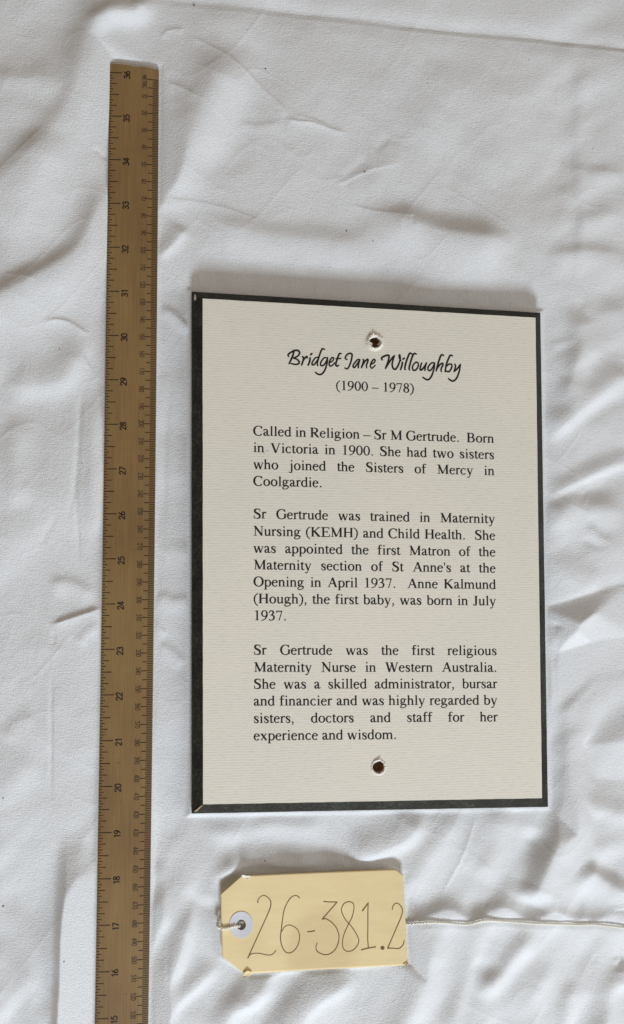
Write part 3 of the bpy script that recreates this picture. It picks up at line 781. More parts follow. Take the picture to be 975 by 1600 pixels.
def flap(pts, zs, name='torn_flap'):
    V = [tuple(at(x, y, ZT + z)) for (x, y), z in zip(pts, zs)]
    o = mesh_obj(name, V, [tuple(range(len(V)))], M_TORN, plaque)
    so_ = o.modifiers.new('thick', 'SOLIDIFY'); so_.thickness = 0.00025
flap([(575.5, 534), (579, 534.5), (582, 537), (580.5, 541), (577, 542.5), (574.8, 539)], [0.6, 0.4, -0.2, -0.3, 0.2, 0.6])
flap([(598.5, 527), (599.6, 533), (597, 536), (590, 540), (589.4, 538.5), (594.5, 533.5), (595, 528)], [0.6, 0.6, 0.2, -0.8, -0.7, -0.3, 0.4])
flap([(575.0, 527.5), (577.5, 524.6), (581.5, 523.2), (583.2, 519.8), (585.4, 523.0), (590, 523.2), (589.5, 526.4), (584.5, 527.6), (580.5, 528.4), (577.5, 530.6)], [1.0, 1.4, 1.5, 1.9, 1.5, 1.3, 0.6, 0.5, 0.3, 0.4])
flap([(583.5, 1190.2), (587.0, 1188.0), (592.5, 1186.6), (595.5, 1186.4), (593.0, 1189.0), (588.5, 1190.2), (584.6, 1192.2)], [0.7, 0.9, 1.2, 1.3, 0.7, 0.4, 0.4])
M_SMUDGE = flat_mat('brown_smudge', (0.60, 0.53, 0.44), 0.8, 0.1)
for qx, qy, qr in ((417.5, 705.0, 1.9), (413.2, 708.5, 1.2), (411.0, 713.5, 0.8)):
    mesh_obj('smudge', [tuple(at(qx + qr * (1 + 0.4 * math.sin(3 * t + qx)) * math.cos(t), qy + qr * 0.8 * (1 + 0.4 * math.cos(2 * t)) * math.sin(t), ZT + 0.29)) for t in np.linspace(0, -2 * math.pi, 13)[:-1]], [tuple(range(12))], M_SMUDGE, sheet)
# knocks on the painted edge
def decal(name, pts, zs, m):
    V = [tuple(at(x, y, z)) for (x, y), z in zip(pts, zs)]
    return mesh_obj(name, V, [tuple(range(len(V)))], m, plaque)
flapc = decal('chipped_corner', [(304.0, 459.8), (305.6, 460.2), (307.0, 465.5), (305.8, 469.2), (303.6, 469.6), (303.0, 466)], [6.3, 6.9, 8.1, 7.8, 6.9, 6.5], M_CHIP)
bl_o, bl_i = np.array([299.6, 1270.0]), np.array([316.3, 1257.7])
decal('scuffed_mitre', [tuple(bl_o + (1.5, 0.3)), tuple(bl_o + (5.0, 0.1)), (309, 1266.3), (313.5, 1262.0), (317.0, 1258.9), (316.0, 1258.2), (312, 1260.6), (307.6, 1264.6), (303.5, 1267.6)], [4.6, 4.9, 7.7, 9.3, 10.53, 10.53, 9.5, 8.0, 6.4], M_SCUFF)

# lettering on the sheet: a text grid of em units laid on the sheet through its four measured corners
def homography(src, dst):
    A = []; B = []
    for (x, y), (u, v) in zip(src, dst):
        A += [[x, y, 1, 0, 0, 0, -u * x, -u * y], [0, 0, 0, x, y, 1, -v * x, -v * y]]; B += [u, v]
    h = np.linalg.solve(np.array(A), np.array(B)); return np.append(h, 1).reshape(3, 3)
TW, TH = 16.75, 18 * 1.168
tq = [at(*p, ZT + 0.25)[:2] for p in [(395.3, 680.3), (772.3, 692.2), (778.2, 1153.4), (396.0, 1156.8)]]
HT = homography([(0, 0), (TW, 0), (TW, -TH), (0, -TH)], tq)
HTI = np.linalg.inv(HT)
def text_fn(x, y, lay):
    w = HT @ np.array([x, y, 1.0]); return (w[0] / w[2], w[1] / w[2], ZT + 0.31 + lay * 0.006)
lines = [(0, "Called in Religion \u2013 Sr M Gertrude.  Born", 1), (1, "in Victoria in 1900. She had two sisters", 1),
         (2, "who joined the Sisters of Mercy in", 1), (3, "Coolgardie.", 0),
         (4.95, "Sr Gertrude was trained in Maternity", 1), (5.97, "Nursing (KEMH) and Child Health.  She", 1),
         (6.98, "was appointed the first Matron of the", 1), (7.97, "Maternity section of St Anne's at the", 1),
         (8.97, "Opening in April 1937.  Anne Kalmund", 1), (9.97, "(Hough), the first baby, was born in July", 1),
         (10.97, "1937.", 0),
         (12.99, "Sr Gertrude was the first religious", 1), (14.0, "Maternity Nurse in Western Australia.", 1),
         (14.99, "She was a skilled administrator, bursar", 1), (15.98, "and financier and was highly regarded by", 1),
         (16.99, "sisters, doctors and staff for her", 1), (18, "experience and wisdom.", 0)]
groups = [('first_paragraph', lines[:4]), ('second_paragraph', lines[4:11]), ('third_paragraph', lines[11:])]
for nm, ls in groups:
    ink = Ink()
    for li, s, just in ls:
        set_text(ink, s, 0, -li * 1.168, text_fn, TW if just else None, 1.0)
    o = ink.build('printed_text', M_INK, sheet)
    o['label'] = nm.replace('_', ' ') + ' of black serif print'
def paper_em(px, py):
    p = at(px, py, ZT + 0.3); w = HTI @ np.array([p[0], p[1], 1]); return w[0] / w[2], w[1] / w[2]
ink = Ink()
dx, dy = paper_em(524.5, 608.6); s = "(1900 \u2013 1978)"
ex, ey = paper_em(647.5, 613.6)
wd = math.hypot(ex - dx, ey - dy); nat = sum(GL[c][0] for c in s) / 1000
set_text(ink, s, dx, dy - 0.02, text_fn, None, wd / nat)
ink.build('printed_dates', M_INK, sheet)['label'] = 'years 1900 to 1978 in brackets under the name'

# handwriting style heading, one pen stroke at a time (photograph pixels)
def zoomed(ox, oy, sc, strokes): return [[(ox + x / sc, oy + y / sc, w) for x, y, w in s] for s in strokes]
W_, T_ = 2.7, 1.9
def sk(w0, w1, *p):
    """widths swell from w0 to w1 and back"""
    n = len(p); return [(x, y, w0 + (w1 - w0) * math.sin(math.pi * (k + 0.5) / n) ** 0.7) for k, (x, y) in enumerate(p)]
a = zoomed(440, 535, 9.75, [
    sk(2.2, 3.0, (108, 215), (98, 190), (130, 160), (195, 125), (250, 125), (275, 160), (245, 210), (180, 240)),
    sk(1.8, 2.8, (180, 240), (235, 260), (270, 300), (250, 330), (200, 335), (145, 322)),
    sk(2.4, 3.0, (190, 125), (175, 190), (150, 250), (115, 325)),
    sk(2.2, 3.0, (318, 215), (335, 250), (305, 345)), sk(1.8, 2.8, (315, 310), (350, 245), (385, 215), (390, 240)),
    sk(2.2, 3.0, (435, 235), (428, 290), (405, 348)), sk(2.4, 2.9, (442, 190), (462, 172)),
    sk(1.7, 2.6, (548, 225), (510, 240), (470, 300), (466, 340), (500, 335), (540, 280), (562, 240)),
    sk(2.0, 2.8, (655, 108), (622, 98), (598, 140), (570, 220), (545, 310), (550, 355)),
    sk(1.7, 2.6, (690, 238), (650, 235), (600, 300), (598, 350), (640, 350), (680, 290), (700, 240)),
    sk(2.0, 2.8, (702, 232), (690, 330), (650, 440), (600, 488), (550, 482), (515, 455)),
    sk(1.7, 2.5, (730, 310), (775, 285), (795, 245), (770, 232), (735, 280), (725, 340), (750, 362), (790, 335), (805, 310)),
    sk(2.2, 2.9, (908, 172), (880, 175), (850, 250), (826, 330), (840, 362), (870, 350)), sk(1.8, 2.2, (828, 250), (862, 248), (905, 245)),
])
a += zoomed(530, 540, 9.75, [
    sk(2.0, 2.8, (122, 212), (92, 195), (110, 150), (150, 120), (192, 128), (195, 170), (180, 240), (150, 320), (120, 355), (85, 340)),
    sk(1.7, 2.7, (318, 215), (280, 215), (225, 280), (212, 322), (240, 330), (280, 270), (312, 220)), sk(2.2, 2.8, (315, 218), (295, 280), (292, 338)),
    sk(2.2, 2.9, (365, 212), (372, 240), (340, 335)), sk(1.8, 2.7, (348, 320), (390, 245), (430, 210), (440, 230), (415, 300), (420, 340)),
    sk(1.7, 2.5, (488, 285), (530, 262), (548, 225), (525, 212), (490, 260), (476, 315), (500, 345), (550, 300)),
])
a += zoomed(590, 545, 9.75, [
    sk(2.2, 3.0, (72, 170), (60, 140), (100, 115), (155, 98), (175, 115), (165, 180), (120, 300)),
    sk(1.8, 2.7, (120, 300), (170, 220), (230, 130), (258, 105)), sk(2.0, 2.9, (258, 105), (238, 160), (222, 240), (240, 300), (275, 310), (315, 250), (345, 160), (340, 92)), 
    sk(1.8, 2.6, (328, 92), (332, 140), (355, 182)),
    sk(2.3, 2.9, (378, 205), (372, 250), (350, 318)), sk(2.4, 2.9, (388, 158), (408, 144)),
    sk(2.0, 2.9, (525, 82), (492, 68), (465, 120), (430, 220), (415, 300), (425, 318)),
    sk(2.0, 2.9, (590, 82), (560, 72), (530, 120), (498, 220), (480, 300), (488, 322)),
    sk(1.8, 2.7, (590, 205), (550, 235), (530, 290), (548, 328), (590, 315), (620, 260), (612, 212), (580, 202)),
    sk(2.0, 2.9, (672, 215), (655, 270), (650, 318), (680, 315), (720, 260), (745, 215)), sk(2.2, 2.8, (745, 215), (725, 280), (722, 330)),
    sk(1.7, 2.6, (865, 218), (825, 215), (775, 270), (770, 320), (805, 330), (845, 275), (865, 222)),
    sk(2.0, 2.8, (870, 215), (858, 310), (820, 420), (775, 470), (730, 462), (690, 435)),
])
a += zoomed(640, 545, 9.75, [
    sk(2.0, 2.9, (520, 102), (488, 92), (462, 140), (430, 240), (405, 338)), sk(1.8, 2.7, (415, 310), (460, 245), (500, 222), (508, 245), (480, 310), (485, 350)),
    sk(2.0, 2.9, (655, 108), (622, 98), (598, 140), (560, 240), (542, 350)), sk(1.8, 2.7, (560, 270), (600, 235), (640, 240), (640, 290), (605, 345), (568, 345), (548, 330)),
    sk(2.0, 2.7, (690, 235), (700, 270), (678, 350)), sk(1.8, 2.5, (680, 348), (730, 300), (770, 240)),
    sk(2.0, 2.8, (775, 238), (755, 350), (715, 450), (665, 492), (625, 480), (592, 455)),
])
ink = Ink()
for s in a:
    A, w = curve_pts([(x, y, ww * 1.0) for x, y, ww in s], 6)
    ink.strip(A, w, lambda x, y, lay: tuple(at(x, y, ZT + 0.31 + lay * 0.006)))
ink.build('printed_name', M_INK, sheet)['label'] = 'name in a flowing brush script across the top'

# ------------------------------------------------------------------ the ruler
r0 = ruler_pt(0.5, 26)
ruler = thing('wooden_ruler', 'long brown wooden ruler marked in inches and millimetres lying left of the plaque', 'ruler', (r0[0], r0[1], 0))
TOP = 36.245
def end_i(u):
    """the end is slightly out of square with rounded corners"""
    e = TOP - 0.055 * u
    c = 0.055
    if u < c: e -= 0.06 * (1 - math.sqrt(max(0, 1 - ((c - u) / c) ** 2)))
    if u > 1 - c: e -= 0.06 * (1 - math.sqrt(max(0, 1 - ((u - 1 + c) / c) ** 2)))
    return e
us = sorted(set([0, 0.01, 0.02, 0.035, 0.055, 0.1, 0.18, 0.28, 0.4, 0.5, 0.6, 0.72, 0.8, 0.9, 0.945, 0.965, 0.985, 1.0]))
isx = [None] + list(np.arange(36, -0.5, -0.5))
V = []; Fc = []; nu = len(us)
for k, i in enumerate(isx):
    for u in us: 
        p = ruler_pt(u, end_i(u) if i is None else i); V.append(tuple(p))
nt_ = len(V)
for k, i in enumerate(isx):
    for u in us:
        p = ruler_pt(u, end_i(u) if i is None else i); V.append((p[0], p[1], 0.12))
R_ = len(isx)
for k in range(R_ - 1):
    for j in range(nu - 1):
        a0 = k * nu + j
        Fc.append((a0, a0 + nu, a0 + nu + 1, a0 + 1))
        Fc.append((nt_ + a0, nt_ + a0 + 1, nt_ + a0 + nu + 1, nt_ + a0 + nu))
    a0 = k * nu; Fc.append((a0, nt_ + a0, nt_ + a0 + nu, a0 + nu))
    a0 = k * nu + nu - 1; Fc.append((a0, a0 + nu, nt_ + a0 + nu, nt_ + a0))
for j in range(nu - 1):
    Fc.append((j, j + 1, nt_ + j + 1, nt_ + j))
    a0 = (R_ - 1) * nu + j; Fc.append((a0, nt_ + a0, nt_ + a0 + 1, a0 + 1))
mesh_obj('ruler_body', V, Fc, M_RULER, ruler)
# rubbed pale end
V = []; Fc = []
ue = np.linspace(0.02, 0.975, 26)
dep = np.interp(ue, [0, 0.3, 0.55, 0.66, 0.8, 0.93, 1], [0.055, 0.05, 0.075, 0.035, 0.04, 0.075, 0.03])
for u, d_ in zip(ue, dep * 0.6):
    V.append(tuple(ruler_pt(u, end_i(u) + 0.004, 0.05))); V.append(tuple(ruler_pt(u, end_i(u) - d_ * (0.9 + 0.25 * random.random()), 0.05)))
for k in range(len(ue) - 1): Fc.append((2 * k, 2 * k + 1, 2 * k + 3, 2 * k + 2))
b = len(V)
for u in ue:
    V.append(tuple(ruler_pt(u, end_i(u) + 0.006, 0.05))); q = ruler_pt(u, end_i(u) + 0.006); V.append((q[0], q[1], 0.3))
for k in range(len(ue) - 1): Fc.append((b + 2 * k, b + 2 * k + 2, b + 2 * k + 3, b + 2 * k + 1))
mesh_obj('worn_end', V, Fc, M_WORN, ruler)

WR = 28.6                                   # ruler width in mm for tick lengths
def tick(ink, u0, u1, i, w_in, lay=None):
    # follow the bevels
    cuts = [u0] + [p[0] for p in PROF if u0 < p[0] < u1] + [u1]
    b = len(ink.v)
    for u in cuts:
        for s_ in (1, -1): ink.v.append(tuple(ruler_pt(u, i + s_ * w_in / 2, 0.05)))
    for k in range(len(cuts) - 1):
        a0 = b + 2 * k; ink.f.append((a0, a0 + 1, a0 + 3, a0 + 2))
ink_in = Ink()
LEN = {16: 4.6, 8: 7.2, 4: 12.0, 2: 16.0, 1: 20.0}
for k in range(12 * 16, 36 * 16 + 1):
    i = k / 16
    den = 1 if k % 16 == 0 else 2 if k % 8 == 0 else 4 if k % 4 == 0 else 8 if k % 2 == 0 else 16
    tick(ink_in, 0.004, LEN[den] / 78.5, i, 0.020 if den <= 2 else 0.018)
ink_in.build('inch_graduations', M_TICK, ruler)
MM0 = 36 - 0.095
ink_mm = Ink(); ink_cm = Ink()
for k in range(0, 600):
    i = MM0 - k / 25.4
    if k % 5: tick(ink_mm, 1 - 9.6 / 78.5, 0.998, i, 0.0165)
    else: tick(ink_cm, 1 - (18.0 if k % 10 == 0 else 16.2) / 78.5, 0.998, i, 0.0185)
ink_mm.build('millimetre_graduations', M_TICK, ruler)
ink_cm.build('centimetre_graduations', M_TICK, ruler)
# plain round-ended numerals, box 0..0.6 wide, 0..1 high
DG = {
 '0': [[(0.3, 1), (0.08, 0.85), (0.03, 0.5), (0.08, 0.15), (0.3, 0), (0.52, 0.15), (0.57, 0.5), (0.52, 0.85), (0.3, 1)]],
 '1': [[(0.14, 0.82), (0.32, 1)], [(0.32, 1), (0.32, 0)]],
 '2': [[(0.05, 0.75), (0.12, 0.94), (0.3, 1), (0.5, 0.92), (0.54, 0.72), (0.4, 0.45), (0.05, 0.02)], [(0.03, 0.0), (0.58, 0.0)]],
 '3': [[(0.07, 0.85), (0.2, 0.98), (0.4, 0.98), (0.52, 0.8), (0.45, 0.6), (0.25, 0.54)], [(0.25, 0.54), (0.48, 0.48), (0.57, 0.28), (0.47, 0.06), (0.25, 0), (0.05, 0.12)]],
 '4': [[(0.43, 0), (0.43, 1)], [(0.43, 1), (0.0, 0.27)], [(0.0, 0.25), (0.6, 0.25)]],
 '5': [[(0.52, 0.98), (0.14, 0.98)], [(0.14, 0.98), (0.09, 0.56)], [(0.09, 0.56), (0.3, 0.63), (0.52, 0.52), (0.56, 0.28), (0.43, 0.05), (0.2, 0.0), (0.03, 0.1)]],
 '6': [[(0.42, 1), (0.2, 0.75), (0.05, 0.4), (0.08, 0.12), (0.3, 0), (0.52, 0.12), (0.55, 0.35), (0.42, 0.55), (0.2, 0.55), (0.07, 0.4)]],
 '7': [[(0.03, 0.98), (0.56, 0.98)], [(0.56, 0.98), (0.2, 0)]],
 '8': [[(0.3, 1), (0.1, 0.9), (0.1, 0.66), (0.3, 0.54), (0.52, 0.4), (0.55, 0.14), (0.3, 0), (0.05, 0.14), (0.08, 0.4), (0.3, 0.54), (0.5, 0.66), (0.5, 0.9), (0.3, 1)]],
 '9': [[(0.18, 0), (0.4, 0.25), (0.55, 0.6), (0.52, 0.88), (0.3, 1), (0.08, 0.88), (0.05, 0.65), (0.18, 0.45), (0.4, 0.45), (0.53, 0.6)]],
 'M': [[(0, 0), (0.08, 1)], [(0.08, 1), (0.35, 0.2)], [(0.35, 0.2), (0.62, 1)], [(0.62, 1), (0.7, 0)]],
 'E': [[(0.08, 0), (0.08, 1)], [(0.08, 1), (0.5, 1)], [(0.08, 0.52), (0.45, 0.52)], [(0.08, 0), (0.5, 0)]],
 'T': [[(0.28, 0), (0.28, 1)], [(0.0, 1), (0.56, 1)]],
 'R': [[(0.08, 0), (0.08, 1)], [(0.08, 1), (0.4, 1), (0.52, 0.78), (0.4, 0.54), (0.08, 0.54)], [(0.25, 0.54), (0.55, 0)]],
 'I': [[(0.12, 0), (0.12, 1)]],
 'C': [[(0.6, 0.85), (0.38, 1), (0.12, 0.85), (0.03, 0.5), (0.12, 0.15), (0.38, 0), (0.6, 0.15)]],
}
ADV = {'M': 0.86, 'E': 0.64, 'T': 0.66, 'R': 0.68, 'I': 0.32, 'C': 0.72, '1': 0.62}
def numerals(ink, s, u0, u1, i_c, size_in, sign, pen, stretch=1.0):
    """digits stand between u0 (foot) and u1 (top); run along the ruler, sign +1 towards 36, -1 towards 0"""
    hgt = abs(u1 - u0) * WR; tot = sum(ADV.get(c, 0.72) for c in s) - 0.12; x = 0
    tot *= hgt * stretch; pos = -tot / 2
    for c in s:
        for stc in DG[c]:
            A = catmull(stc, 5) if len(stc) > 2 else np.array(stc, float)
            def fn(X, Y, lay, pos=pos):
                return tuple(ruler_pt(u0 + (u1 - u0) * Y / hgt, i_c + sign * (pos + X * stretch) / 25.4, 0.05 + 0.006 * lay))
            ink.strip(A * hgt, [pen] * len(A), fn, cap=True)
        pos += ADV.get(c, 0.72) * hgt * stretch
for k in range(12, 37):
    ink = Ink()
    # inch figures read from the near end: feet towards the middle of the ruler
    numerals(ink, str(k), 32.6 / 78.5, 23.8 / 78.5, k - 0.035, 0, 1, 0.66, 1.02)
    ink.build('inch_numeral', M_TICK, ruler)
ink = Ink()
for k in range(10, 600, 10):
    numerals(ink, str(k), 52.6 / 78.5, 59.6 / 78.5, MM0 - k / 25.4, 0, -1, 0.36, 0.76)
numerals(ink, 'METRIC', 52.8 / 78.5, 59.0 / 78.5, 36 - 0.16, 0, -1, 0.34, 0.90)
ink.build('millimetre_numerals', M_TICK_FINE, ruler)

# ------------------------------------------------------------------ the tag
t0 = at(490, 1440, 0)
tag = thing('paper_tag', 'buff manila card tag with clipped corners and handwritten number 26-381.2, tied with cotton string', 'tag', (t0[0], t0[1], 0))
def tag_z(x, y):
    """height of the card in mm at photograph pixel x, y: it springs off the cloth along the far edge"""
    u = (x - 345) / 290; v = (y - 1362) / 150
    z = 2.4 + 2.6 * (1 - v) * math.exp(-((u - 0.28) / 0.42) ** 2) + 0.9 * (1 - v) + 0.7 * u * v
    z += 1.2 * max(0, 0.12 - u) / 0.12 * (1 - abs(v - 0.55) * 1.2)
    z -= 0.9 * math.exp(-((u - 0.12) / 0.10) ** 2 - ((v - 0.55) / 0.25) ** 2)
    return z
TP = [(344.6, 1397.6), (377.5, 1368.2), (498, 1362.8), (617.5, 1358.0), (629.8, 1366.5)]      # top outline, left to right
BT = [(344.6, 1397.6), (347.2, 1494.8), (379.5, 1520.5), (392, 1521), (500, 1514.8), (632, 1508.4), (636.8, 1504)]
RINGC = (376.9, 1444.9); RO = (18.4, 20.9); RH = (7.3, 8.3)
cols = 110; rows = 56
V = []; idx = {}; Fc = []
def top_y(x): return np.interp(x, [p[0] for p in TP] + [636.8], [p[1] for p in TP] + [1504])
def left_x(y): return np.interp(y, [1397.6, 1494.8], [344.6, 347.2])
for c in range(cols + 1):
    for r in range(rows + 1):
        v = r / rows
        # left edge leans, right edge leans
        xl = 344.6 + 2.6 * v; xr = 629.8 + 7.2 * v
        x = xl + (xr - xl) * c / cols
        ty = np.interp(x, [344.6, 377.5, 498, 617.5, 630.5], [1397.6, 1368.2, 1362.8, 1358.0, 1367.5])
        by = np.interp(x, [347.2, 379.5, 392, 500, 632, 637], [1494.8, 1520.5, 1521, 1514.8, 1508.4, 1504])
        y = ty + (by - ty) * v
        V.append((x, y))
W3 = [tuple(at(x, y, tag_z(x, y))) for x, y in V]
for c in range(cols):
    for r in range(rows):
        a0 = c * (rows + 1) + r
        q = (a0, a0 + 1, a0 + rows + 2, a0 + rows + 1)
        mx_, my_ = np.mean([V[k] for k in q], 0)
        if ((mx_ - RINGC[0]) / (RH[0] + 3.2)) ** 2 + ((my_ - RINGC[1]) / (RH[1] + 3.2)) ** 2 < 1: continue
        Fc.append(q)
card = mesh_obj('card', W3, Fc, M_CARD, tag, smooth=True)
so_ = card.modifiers.new('thick', 'SOLIDIFY'); so_.thickness = 0.00032; so_.offset = -1
# washer round the hole
V = []; Fc = []; nn = 48
for j, (a_, b_) in enumerate(((RH[0], RH[1]), ((RO[0] + RH[0]) / 2, (RO[1] + RH[1]) / 2), RO)):
    for k in range(nn):
        t = 2 * math.pi * k / nn; x = RINGC[0] + a_ * math.cos(t); y = RINGC[1] + b_ * math.sin(t)
        V.append(tuple(at(x, y, tag_z(x, y) + 0.12)))
for j in range(2):
    for k in range(nn):
        a0 = j * nn + k; b0 = j * nn + (k + 1) % nn
        Fc.append((a0, a0 + nn, b0 + nn, b0))
rg_ = mesh_obj('reinforcement_ring', V, Fc, M_RING, tag)
so_ = rg_.modifiers.new('thick', 'SOLIDIFY'); so_.thickness = 0.00022; so_.offset = -1
# bent corner and little frayed bits
def tag_bit(name, pts, dz, m=M_CARD, th=0.0003):
    V = [tuple(at(x, y, tag_z(x, y) + z)) for (x, y), z in zip(pts, dz)]
    o = mesh_obj(name, V, [tuple(range(len(V)))], m, tag); s_ = o.modifiers.new('thick', 'SOLIDIFY'); s_.thickness = th
    return o
tag_bit('bent_corner', [(380.5, 1519), (386.5, 1516.5), (393.2, 1518.5), (392.5, 1522.5), (388, 1524.6), (381, 1527.2), (378.6, 1525.2)], [0.5, 1.2, 0.5, -0.1, 0.6, 0.9, 0.4])
tag_bit('bent_corner', [(630.4, 1506.8), (636.5, 1502.4), (638.2, 1503.6), (636.6, 1508.0), (632.6, 1509.4)], [0.2, 0.2, 0.9, 0.9, 0.3])
tag_bit('frayed_edge', [(377, 1368.4), (379.2, 1366.6), (383, 1367.2), (385.2, 1368.3), (390.5, 1367.9), (392, 1370.4), (386, 1372.8), (380.4, 1372.0)], [0.15, 0.5, 0.3, 0.6, 0.3, 0.14, 0.5, 0.14], M_STRING)
# the number, in thin brown pen
hw = zoomed(380, 1390, 8.125, [
    [(185, 165, 2.0), (192, 125, 1.5), (225, 88, 1.3), (270, 75, 1.4), (325, 110, 1.5), (352, 165, 1.7), (340, 240, 1.8), (290, 360, 1.6), (215, 525, 1.6), (140, 690, 1.6), (60, 868, 2.0)],
    [(80, 835, 1.3), (120, 812, 1.3), (200, 810, 1.3), (290, 828, 1.4), (350, 830, 1.4), (390, 805, 1.4), (415, 770, 1.2)],
    [(712, 105, 2.0), (695, 85, 1.5), (655, 76, 1.3), (600, 108, 1.5), (550, 185, 1.5), (518, 270, 1.6), (500, 380, 1.6), (485, 500, 1.7), (474, 610, 1.8), (490, 710, 1.7), (530, 785, 1.5), (580, 805, 1.5), (640, 780, 1.5), (695, 705, 1.5), (715, 610, 1.5), (700, 525, 1.4), (650, 475, 1.3), (580, 450, 1.3), (525, 475, 1.3), (492, 530, 1.3)],
    [(820, 536, 1.9), (860, 532, 1.8), (908, 524, 1.8)]])
hw += zoomed(470, 1390, 8.125, [
    [(290, 152, 1.5), (370, 158, 1.5), (458, 158, 1.6)], [(460, 160, 1.6), (400, 230, 1.6), (330, 310, 1.6), (275, 375, 2.0)],
    [(275, 376, 1.9), (320, 372, 1.5), (390, 415, 1.5), (450, 485, 1.5), (484, 580, 1.5), (475, 680, 1.5), (430, 770, 1.5), (360, 820, 1.5), (290, 825, 1.5), (215, 790, 1.6), (193, 740, 1.4), (208, 675, 1.2)],
    [(610, 150, 1.5), (550, 178, 1.5), (518, 240, 1.5), (525, 300, 1.5), (570, 385, 1.5), (640, 465, 1.5), (700, 555, 1.5), (736, 640, 1.5), (715, 715, 1.5), (660, 770, 1.5), (595, 785, 1.4), (545, 755, 1.5), (528, 680, 1.5), (545, 580, 1.5), (595, 460, 1.5), (650, 350, 1.5), (675, 240, 1.5), (665, 175, 1.5), (610, 150, 1.5)],
    [(785, 268, 2.4), (815, 225, 2.0), (852, 175, 1.6)], [(855, 165, 1.6), (852, 300, 1.6), (852, 450, 1.6), (850, 620, 1.6), (858, 740, 1.7)],
    [(770, 765, 2.0), (850, 745, 1.8), (950, 728, 1.8)]])
hw += zoomed(540, 1390, 8.125, [
    [(594, 255, 1.3), (600, 215, 1.3), (625, 182, 1.4), (660, 175, 1.4), (705, 215, 1.5), (722, 275, 1.5), (700, 360, 1.5), (640, 500, 1.5), (580, 640, 1.5), (535, 745, 1.9)],
    [(535, 745, 1.8), (600, 745, 1.4), (660, 750, 1.5), (700, 735, 1.5), (735, 690, 1.4), (744, 640, 1.2)]])
ink = Ink()
tfn = lambda x, y, lay: tuple(at(x, y, tag_z(x, y) + 0.07 + lay * 0.006))
for s in hw:
    A, w = curve_pts(s, 7); ink.strip(A, w * 0.95, tfn)
cx_, cy_ = 540 + 469 / 8.125, 1390 + 741 / 8.125
ink.poly([(cx_ + 3.2 * math.cos(k * math.pi / 8), cy_ + 3.0 * math.sin(k * math.pi / 8)) for k in range(16)], tfn)
ink.build('handwritten_number', M_PENCIL, tag)

# twisted two-ply cotton string
def rope(pts, r_core, r_str, pitch, name, parent, m, sides=6, step=0.35, plies=2):
    P = catmull(pts, 24); seg = np.hypot.reduce if False else None
    dl = np.linalg.norm(np.diff(P, axis=0), axis=1); cum = np.concatenate([[0], np.cumsum(dl)])
    S = np.arange(0, cum[-1], step); C = np.stack([np.interp(S, cum, P[:, k]) for k in range(3)], -1)
    T = np.gradient(C, axis=0); T /= np.linalg.norm(T, axis=1)[:, None]
    up = np.array([0, 0, 1.0]); B = np.cross(T, up); B /= np.linalg.norm(B, axis=1)[:, None] + 1e-9; U = np.cross(B, T)
    V = []; Fc = []
    for pl in range(plies):
        ph = 2 * math.pi * S / pitch + pl * 2 * math.pi / plies + 0.5 * np.sin(S * 0.9)
        rc = r_core * (1 + 0.12 * np.sin(S * 1.7 + pl))
        Q = C + B * (np.cos(ph) * rc)[:, None] + U * (np.sin(ph) * rc)[:, None]
        b = len(V)
        for k in range(len(S)):
            rs = r_str * (1 + 0.15 * math.sin(S[k] * 2.3 + pl * 2))
            for s_ in range(sides):
                a = 2 * math.pi * s_ / sides
                V.append(tuple(Q[k] + B[k] * rs * math.cos(a) + U[k] * rs * math.sin(a)))
        for k in range(len(S) - 1):
            for s_ in range(sides):
                a0 = b + k * sides + s_; a1 = b + k * sides + (s_ + 1) % sides
                Fc.append((a0, a1, a1 + sides, a0 + sides))
    return mesh_obj(name, V, Fc, m, parent, smooth=True)
def on_cloth(x, y, lift=1.15):
    p = at(x, y, 0)
    for _ in range(3):
        z = max(cloth_z(p[0], p[1]), -2) + lift; p = at(x, y, z)
    return tuple(p)
tz = lambda x, y, d: tuple(at(x, y, tag_z(x, y) + d))
run = []
xs_ = np.array([634, 640, 655, 675, 700, 729, 745, 762, 800, 838, 870, 904, 930, 975, 1010, 1060, 1110])
ys_ = np.array([1444, 1443.6, 1442.5, 1441, 1441.8, 1444.2, 1440.5, 1437.6, 1439.8, 1442.6, 1443.4, 1444.6, 1444.2, 1449, 1452, 1457, 1470])
px_pts = [on_cloth(x, y) for x, y in zip(xs_, ys_)]
under = [tuple(at(356, 1440, 0.9)), tuple(at(420, 1442, 0.5)), tuple(at(520, 1444, 0.5)), tuple(at(600, 1444.6, 0.5))]
string = rope(under + px_pts, 0.40, 0.47, 3.3, 'string', tag, M_STRING)
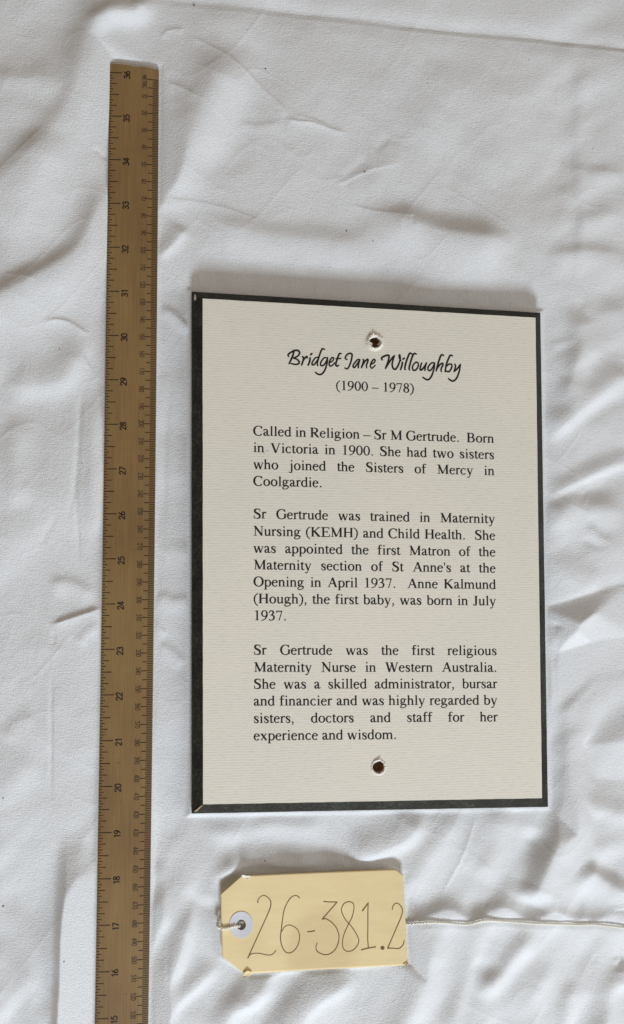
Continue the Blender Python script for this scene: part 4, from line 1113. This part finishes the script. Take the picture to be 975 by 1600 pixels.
rope([tz(374.5, 1446.5, -1.3), tz(371.5, 1446.6, 0.2), tz(366, 1447, 0.75), tz(358, 1449.2, 0.75), tz(350, 1450.6, 0.8), tz(344.5, 1450.0, 0.7), tuple(at(340.6, 1447.5, 2.8)),
      tuple(at(340.2, 1441, 2.2)), tuple(at(342.0, 1434, 1.9)), tuple(at(346, 1429, 1.5)), tuple(at(352, 1432, 1.2)), tuple(at(356, 1440, 0.9))], 0.42, 0.46, 2.6, 'string_loop', tag, M_STRING, step=0.2)
rope([tuple(at(346, 1452, 2.6)), tuple(at(340, 1450.5, 2.4)), tuple(at(338.2, 1445, 2.0)), tuple(at(341, 1437, 1.6)), tuple(at(345.5, 1425, 1.3))], 0.16, 0.2, 1.7, 'frayed_string_end', tag, M_STRING, step=0.2)

# ------------------------------------------------------------------ lint on the cloth
V = []; Fc = []
sp = [(415, 106, 1.6), (541.5, 360, 1.4), (583, 377, 1.2), (570, 268, 1.6), (303, 7, 1.8), (128, 724, 1.0), (5, 1247, 1.2), (4, 1418, 1.6), (102, 1494, 1.2),
      (414, 1345, 1.3), (93, 545, 0.9), (700, 610 - 300, 0.8), (940, 560, 0.8), (884, 250, 0.8), (760, 160, 0.7)]
rr = np.random.default_rng(4)
for _ in range(16): sp.append((rr.uniform(250, 970), rr.uniform(20, 430), rr.uniform(0.4, 0.75)))
for x, y, r in sp:
    p = np.array(at(x, y, 0)); z = cloth_z(p[0], p[1]) + 0.1; a = rr.uniform(0, 3.14); b = len(V); R_ = r * 0.36
    for k in range(6):
        t = k * math.pi / 3; e = np.array([math.cos(t) * R_ * 1.3, math.sin(t) * R_ * 0.6])
        V.append((p[0] + e[0] * math.cos(a) - e[1] * math.sin(a), p[1] + e[0] * math.sin(a) + e[1] * math.cos(a), z))
    V.append((p[0], p[1], z + R_ * 0.5))
    Fc += [(b + k, b + (k + 1) % 6, b + 6) for k in range(6)]
lint = mesh_obj('lint', V, Fc, M_LINT); lint['kind'] = 'stuff'; lint['label'] = 'tiny dark specks of lint scattered over the white cloth'; lint['category'] = 'lint'
